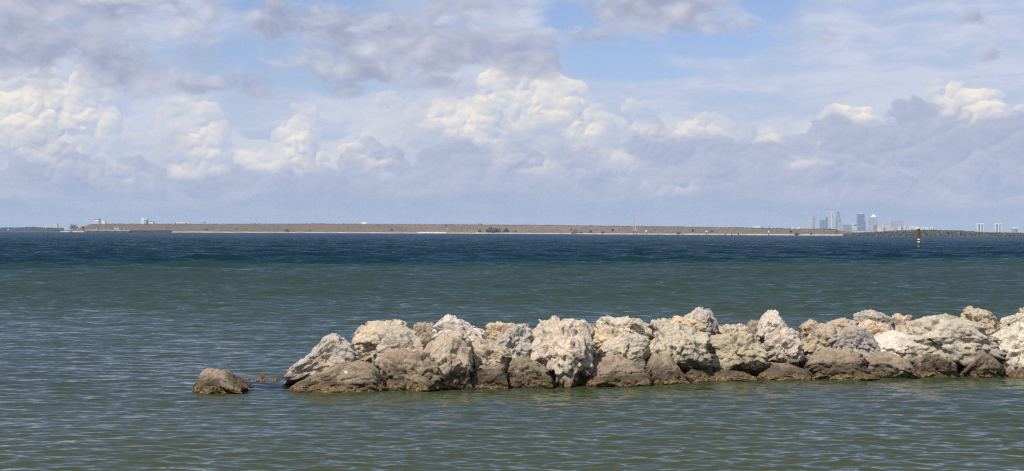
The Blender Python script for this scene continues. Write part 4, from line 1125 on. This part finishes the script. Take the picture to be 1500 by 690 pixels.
    # small dark skiff by the beach
    D3 = 3230; o = empty('skiff', (px2m(104.5, D3), D3, 0)); m = MB(); m.prism([(-4,1.3),(-3,-.4),(3.2,-.4),(3.6,1.1)], -1.2, 1.2); m.build('hull', BK, o); m = MB(); m.box(-1, 1, -1.0, 1.0, 1.11, 1.7); m.build('console', BR, o)
    tag(o, 'small dark skiff by the pale beach at the left tip of the island', 'boat')

    # ---- markers and small structures
    def pile(name, px, yb, ytop, D, label, cat, mat=TM, r=.35):
        p = at(px, 340, D); o = empty(name, (p.x, D, 0)); h = at(px, ytop, D).z
        m = MB(); m.bar((0,0,-1.5), (0,0,h), r, r*.9, 8); m.build('post', mat, o); tag(o, label, cat); return o, h
    # green channel marker, far left
    o, h = pile('channel_marker', 12.3, 340, 337.2, 3000, 'green and white channel marker on a dark post at the left edge', 'marker', TM, .9)
    m = MB(); m.box(-1.3, .6, -1.0, -.95, h, h+2.3); m.build('white_board', WP, o); m = MB(); m.box(.62, 2.4, -1.0, -.95, h+.6, h+2.9); m.build('green_board', GN, o); m = MB(); m.bar((0,0,h),(0,0,h+3.6), .3, .2, 6); m.build('light_post', GREY, o)
    o = empty('buoy', (at(51, 340, 3050).x, 3050, 0)); m = MB(); m.lathe([(1.4,-.4),(1.5,.5),(1.2,.9)], n=14); m.build('float', RP, o); m = MB(); m.lathe([(1.0,.91),(.35,3.2),(.35,3.6)], n=10); m.build('tower', RP, o); m = MB(); m.lathe([(.25,3.61),(.25,4.2)], n=8); m.build('lantern', WP, o)
    tag(o, 'small red channel buoy in front of the far left woods', 'buoy')
    # lattice range tower standing on piles
    D = 3180; p = at(929.6, 340, D); o = empty('lattice_tower', (p.x, D, 0)); H = at(929.6, 313.6, D).z; hp = at(929.6, 337.2, D).z; w = 2.7
    for sx in (-1, 1):
        for sy in (-1, 1):
            m = MB(); m.bar((sx*w, sy*w, -1.5), (sx*w, sy*w, hp-.3), .55, .5, 8); m.build('pile', TM, o)
            m = MB(); m.bar((sx*w*.92, sy*w*.92, hp+.5), (sx*.9, sy*.9, H-2.0), .22, .16, 5); m.build('leg', GREY if sx < 0 else WP, o)
    m = MB(); m.box(-w-1, w+1, -w-1, w+1, hp-.3, hp+.5); m.build('platform', WP, o)
    m = MB(); n = 9
    for i in range(n):
        t0, t1 = i/n, (i+1)/n
        for (ax, ay), (bx, by) in (((-1,-1),(1,-1)), ((1,-1),(1,1)), ((1,1),(-1,1)), ((-1,1),(-1,-1))):
            r0 = w*.92+(.9-w*.92)*t0; r1 = w*.92+(.9-w*.92)*t1; z0 = hp+.5+(H-2-hp-.5)*t0; z1 = hp+.5+(H-2-hp-.5)*t1
            m.bar((ax*r0, ay*r0, z0), (bx*r1, by*r1, z1), .09, .09, 4); m.bar((ax*r1, ay*r1, z1), (bx*r1, by*r1, z1), .09, .09, 4)
    m.build('bracing', GREY, o)
    m = MB(); m.box(-1.4, 1.4, -1.4, 1.4, H-2.0, H-1.7); m.build('top_platform', GREY, o); m = MB(); m.lathe([(.5,H-1.69),(.5,H-.6),(.2,H)], n=8); m.build('lantern', CR, o)
    m = MB()
    for i in range(9): m.box(-.55, .25, -2.9, -2.8, hp+6+i*1.75, hp+7.4+i*1.75)
    m.build('day_board', RP, o); m = MB(); m.bar((-.15, -2.7, hp), (-.15, -2.7, hp+22), .12, .1, 5); m.build('board_post', GREY, o)
    tag(o, 'tall thin lattice range tower on piles in front of the island', 'tower')
    # red and white marker
    o, h = pile('channel_marker', 947.4, 343.8, 340, 2900, 'red and white board on a dark post right of the lattice tower', 'marker', TM, .6)
    m = MB(); m.box(-2.4, .5, -.9, -.7, h, h+3.5); m.build('white_board', WP, o); m = MB(); m.box(.52, 2.3, -.9, -.7, h+.2, h+3.1); m.build('red_board', RP, o); m = MB(); m.bar((0,0,h-.2),(0,0,h+3), .3, .25, 6); m.build('mast', TM, o)
    o, h = pile('channel_marker', 1034.8, 344.6, 340.2, 2550, 'small white sign on a post by the olive thicket', 'marker', TM, .5)
    m = MB(); m.box(-1.4, 1.4, -.8, -.6, h, h+2.6); m.build('white_board', WP, o); m = MB(); m.bar((0,0,h-.2),(0,0,h+2.3), .25, .2, 6); m.build('mast', TM, o)
    for px, lab in ((1062.2, 'leftmost of three dark mooring dolphins on the right half of the island'), (1071.6, 'middle one of three dark mooring dolphins on the right half of the island'), (1081.6, 'rightmost and tallest of three dark mooring dolphins')):
        p = at(px, 340, 2450); o = empty('mooring_dolphin', (p.x, 2450, 0)); hh = 2.8 if px < 1080 else 4.0
        for a in range(3):
            m = MB(); m.bar((math.cos(a*2.1)*1.0, math.sin(a*2.1)*1.0, -1.5), (math.cos(a*2.1)*.35, math.sin(a*2.1)*.35, hh), .4, .35, 7); m.build('pile', TM, o)
        m = MB(); m.lathe([(.95,hh-.6),(.95,hh-.2)], n=10); m.build('binding', BK, o)
        tag(o, lab, 'mooring post', 'dark mooring dolphins')
    # tall thin marker post with white base
    D = 2420; p = at(1126.2, 340, D); o = empty('range_marker', (p.x, D, 0)); H = at(1126.2, 328.4, D).z; hp = at(1126.2, 340.6, D).z
    m = MB(); m.bar((0,0,-1.5),(0,0,hp), .7, .6, 8); m.build('pile', TM, o); m = MB(); m.box(-1.6, 1.6, -1.6, 1.6, hp, hp+.5); m.build('platform', WP, o)
    m = MB(); m.box(-1.2, .4, -.9, -.3, hp+.5, hp+2.5); m.build('battery_box', WP, o); m = MB(); m.bar((0,0,hp+.5),(0,0,H-1), .32, .26, 6); m.build('mast', RS, o); m = MB(); m.lathe([(.5,H-1),(.6,H-.4),(.3,H)], n=8); m.build('lantern', WP, o)
    tag(o, 'thin reddish marker mast with a white foot box, right of the low white building', 'marker')
    # board on the beach slope
    hit, *_ = bv.ray_cast(Vector((0,0,CAMH)), ray(655.6, 336).normalized())
    if hit:
        o = empty('notice_board', hit); m = MB(); m.box(-2.8, 3.0, -.2, 0, .4, 1.8); m.build('board', WP, o)
        for sx in (-2.2, 2.4): m = MB(); m.bar((sx, .15, -.6), (sx, .15, 1.9), .14, .14, 5); m.build('post', TM, o)
        m = MB(); m.box(-.9, 3.9, -.5, .9, 2.1, 2.7); m.build('shelter_roof', BK, o)
        tag(o, 'small white board under a dark roof on the slope above the white rubble', 'sign')
    hit, *_ = bv.ray_cast(Vector((0,0,CAMH)), ray(653.4, 330.6).normalized())
    if hit:
        o = empty('hunting_blind', hit); m = MB(); m.box(-2.4, 2.4, -1.6, 1.6, 1.2, 2.6); m.build('cabin', BR, o); m = MB(); m.box(-2.8, 2.8, -2, 2, 2.602, 2.9); m.build('roof', BK, o)
        for sx in (-2, 2): m = MB(); m.bar((sx, 0, -.6), (sx, 0, 1.2), .18, .18, 5); m.build('leg', BK, o)
        o.name = 'lookout_hut'; tag(o, 'dark little hut on the crest above the white rubble', 'hut')
    # yellow dump truck on the crest
    hit, *_ = bv.ray_cast(Vector((at(703.5, 340, shore_D(703.5)+72).x, shore_D(703.5)+72, 60)), Vector((0,0,-1)))
    if hit:
        o = empty('dump_truck', hit + Vector((0, 0, -.15)))
        k = 1.25
        m = MB(); m.prism([(x*k, z*k) for x, z in [(-2.2,1.9),(4.0,1.5),(4.4,2.0),(-.4,4.9),(-2.4,4.4)]], -1.6*k, 1.6*k); m.build('dump_body', YL, o)
        m = MB(); m.box(-4.6*k, -2.5*k, -1.3*k, 1.3*k, 1.3*k, 3.5*k); m.build('cab', YL, o); m = MB(); m.box(-4.64*k, -3.0*k, -1.32*k, 1.32*k, 2.5*k, 3.2*k); m.build('window', DB, o)
        m = MB(); m.box(-4.8*k, 4.2*k, -.7*k, .7*k, .9*k, 1.295*k); m.build('chassis', TY, o)
        for xx in (-3.4, 1.6, 3.4):
            for sy in (-1, 1):
                m = MB(); m.lathe([(.75*k,-.3*k),(.85*k,-.2*k),(.85*k,.2*k),(.75*k,.3*k)], n=16); q = m.build('wheel', TY, o); q.location = (xx*k, sy*1.35*k, .85*k); q.rotation_euler = (math.pi/2, 0, 0)
        tag(o, 'yellow dump truck on the crest above the middle of the island', 'truck')

    # ---- wooden pile standing in the bay, right
    D = sea(1346, 364).y; s = D/F
    p = at(1346, 340, D); o = empty('wooden_pile', (p.x, D, 0)); H = at(1346, 337.0, D).z
    mt, g, b = material('weathered_timber'); geo = g.n('ShaderNodeTexCoord')
    k1 = g.noise(g.vm('MULTIPLY', geo.outputs['Object'], (9, 9, 1.2)), 1.0, 5, .6)
    c = g.mix(k1, (0.045, 0.030, 0.011), (0.15, 0.10, 0.037)); zz = g.sep(geo.outputs['Object'])[2]
    c = g.mix(g.ss(zz, .75, .35), c, (0.20, 0.18, 0.075)); c = g.mix(g.ss(zz, .28, .18), c, (0.012, 0.011, 0.010))
    g.L.new(c, b.inputs['Base Color']); b.inputs['Roughness'].default_value = .9
    m = MB(); m.lathe([(1.8*s,-1.5),(1.8*s,H*.3),(1.85*s,H)], n=16); m.build('post', mt, o)
    m = MB(); m.lathe([(2.1*s,H+.002),(2.1*s,H+.12),(1.5*s,H+.26)], n=16); m.build('cap', TM, o)
    for zc in (at(1346, 350.5, D).z, at(1346, 354.2, D).z):
        m = MB(); m.lathe([(1.98*s,zc-.85*s),(1.98*s,zc+.85*s)], n=16); m.build('white_band', WP, o)
    m = MB(); m.box(-2.9*s, -1.93*s, -.12, .12, at(1346, 348.4, D).z, at(1346, 338.2, D).z); m.build('side_timber', plain('brown_timber', (0.13, 0.075, 0.032), .9, 0, .3, 2), o)
    m = MB(); m.box(1.93*s, 2.6*s, -.10, .10, at(1346, 347.6, D).z, at(1346, 338.8, D).z); m.build('side_timber', plain('brown_timber', (0.13, 0.075, 0.032), .9, 0, .3, 2), o)
    tag(o, 'brown wooden pile with two white bands standing in the open water', 'post')
build_far()

# ------------------------------------------------------------------ the air over the bay
def build_haze():
    m = MB(); m.box(-32000, 32000, -26000, 32000, -3.0, 230.0)
    mt = bpy.data.materials.new('haze'); mt.use_nodes = True; t = mt.node_tree; g = NT(t)
    for nd in list(t.nodes): t.nodes.remove(nd)
    pv = g.n('ShaderNodeVolumePrincipled'); pv.inputs['Density'].default_value = HAZE
    pv.inputs['Color'].default_value = (0.74, 0.86, 1.0, 1); pv.inputs['Anisotropy'].default_value = 0.0
    ou = g.n('ShaderNodeOutputMaterial'); t.links.new(pv.outputs[0], ou.inputs['Volume'])
    tag(m.build('haze', mt), kind='stuff')
HAZE = 5.0e-5
build_haze()
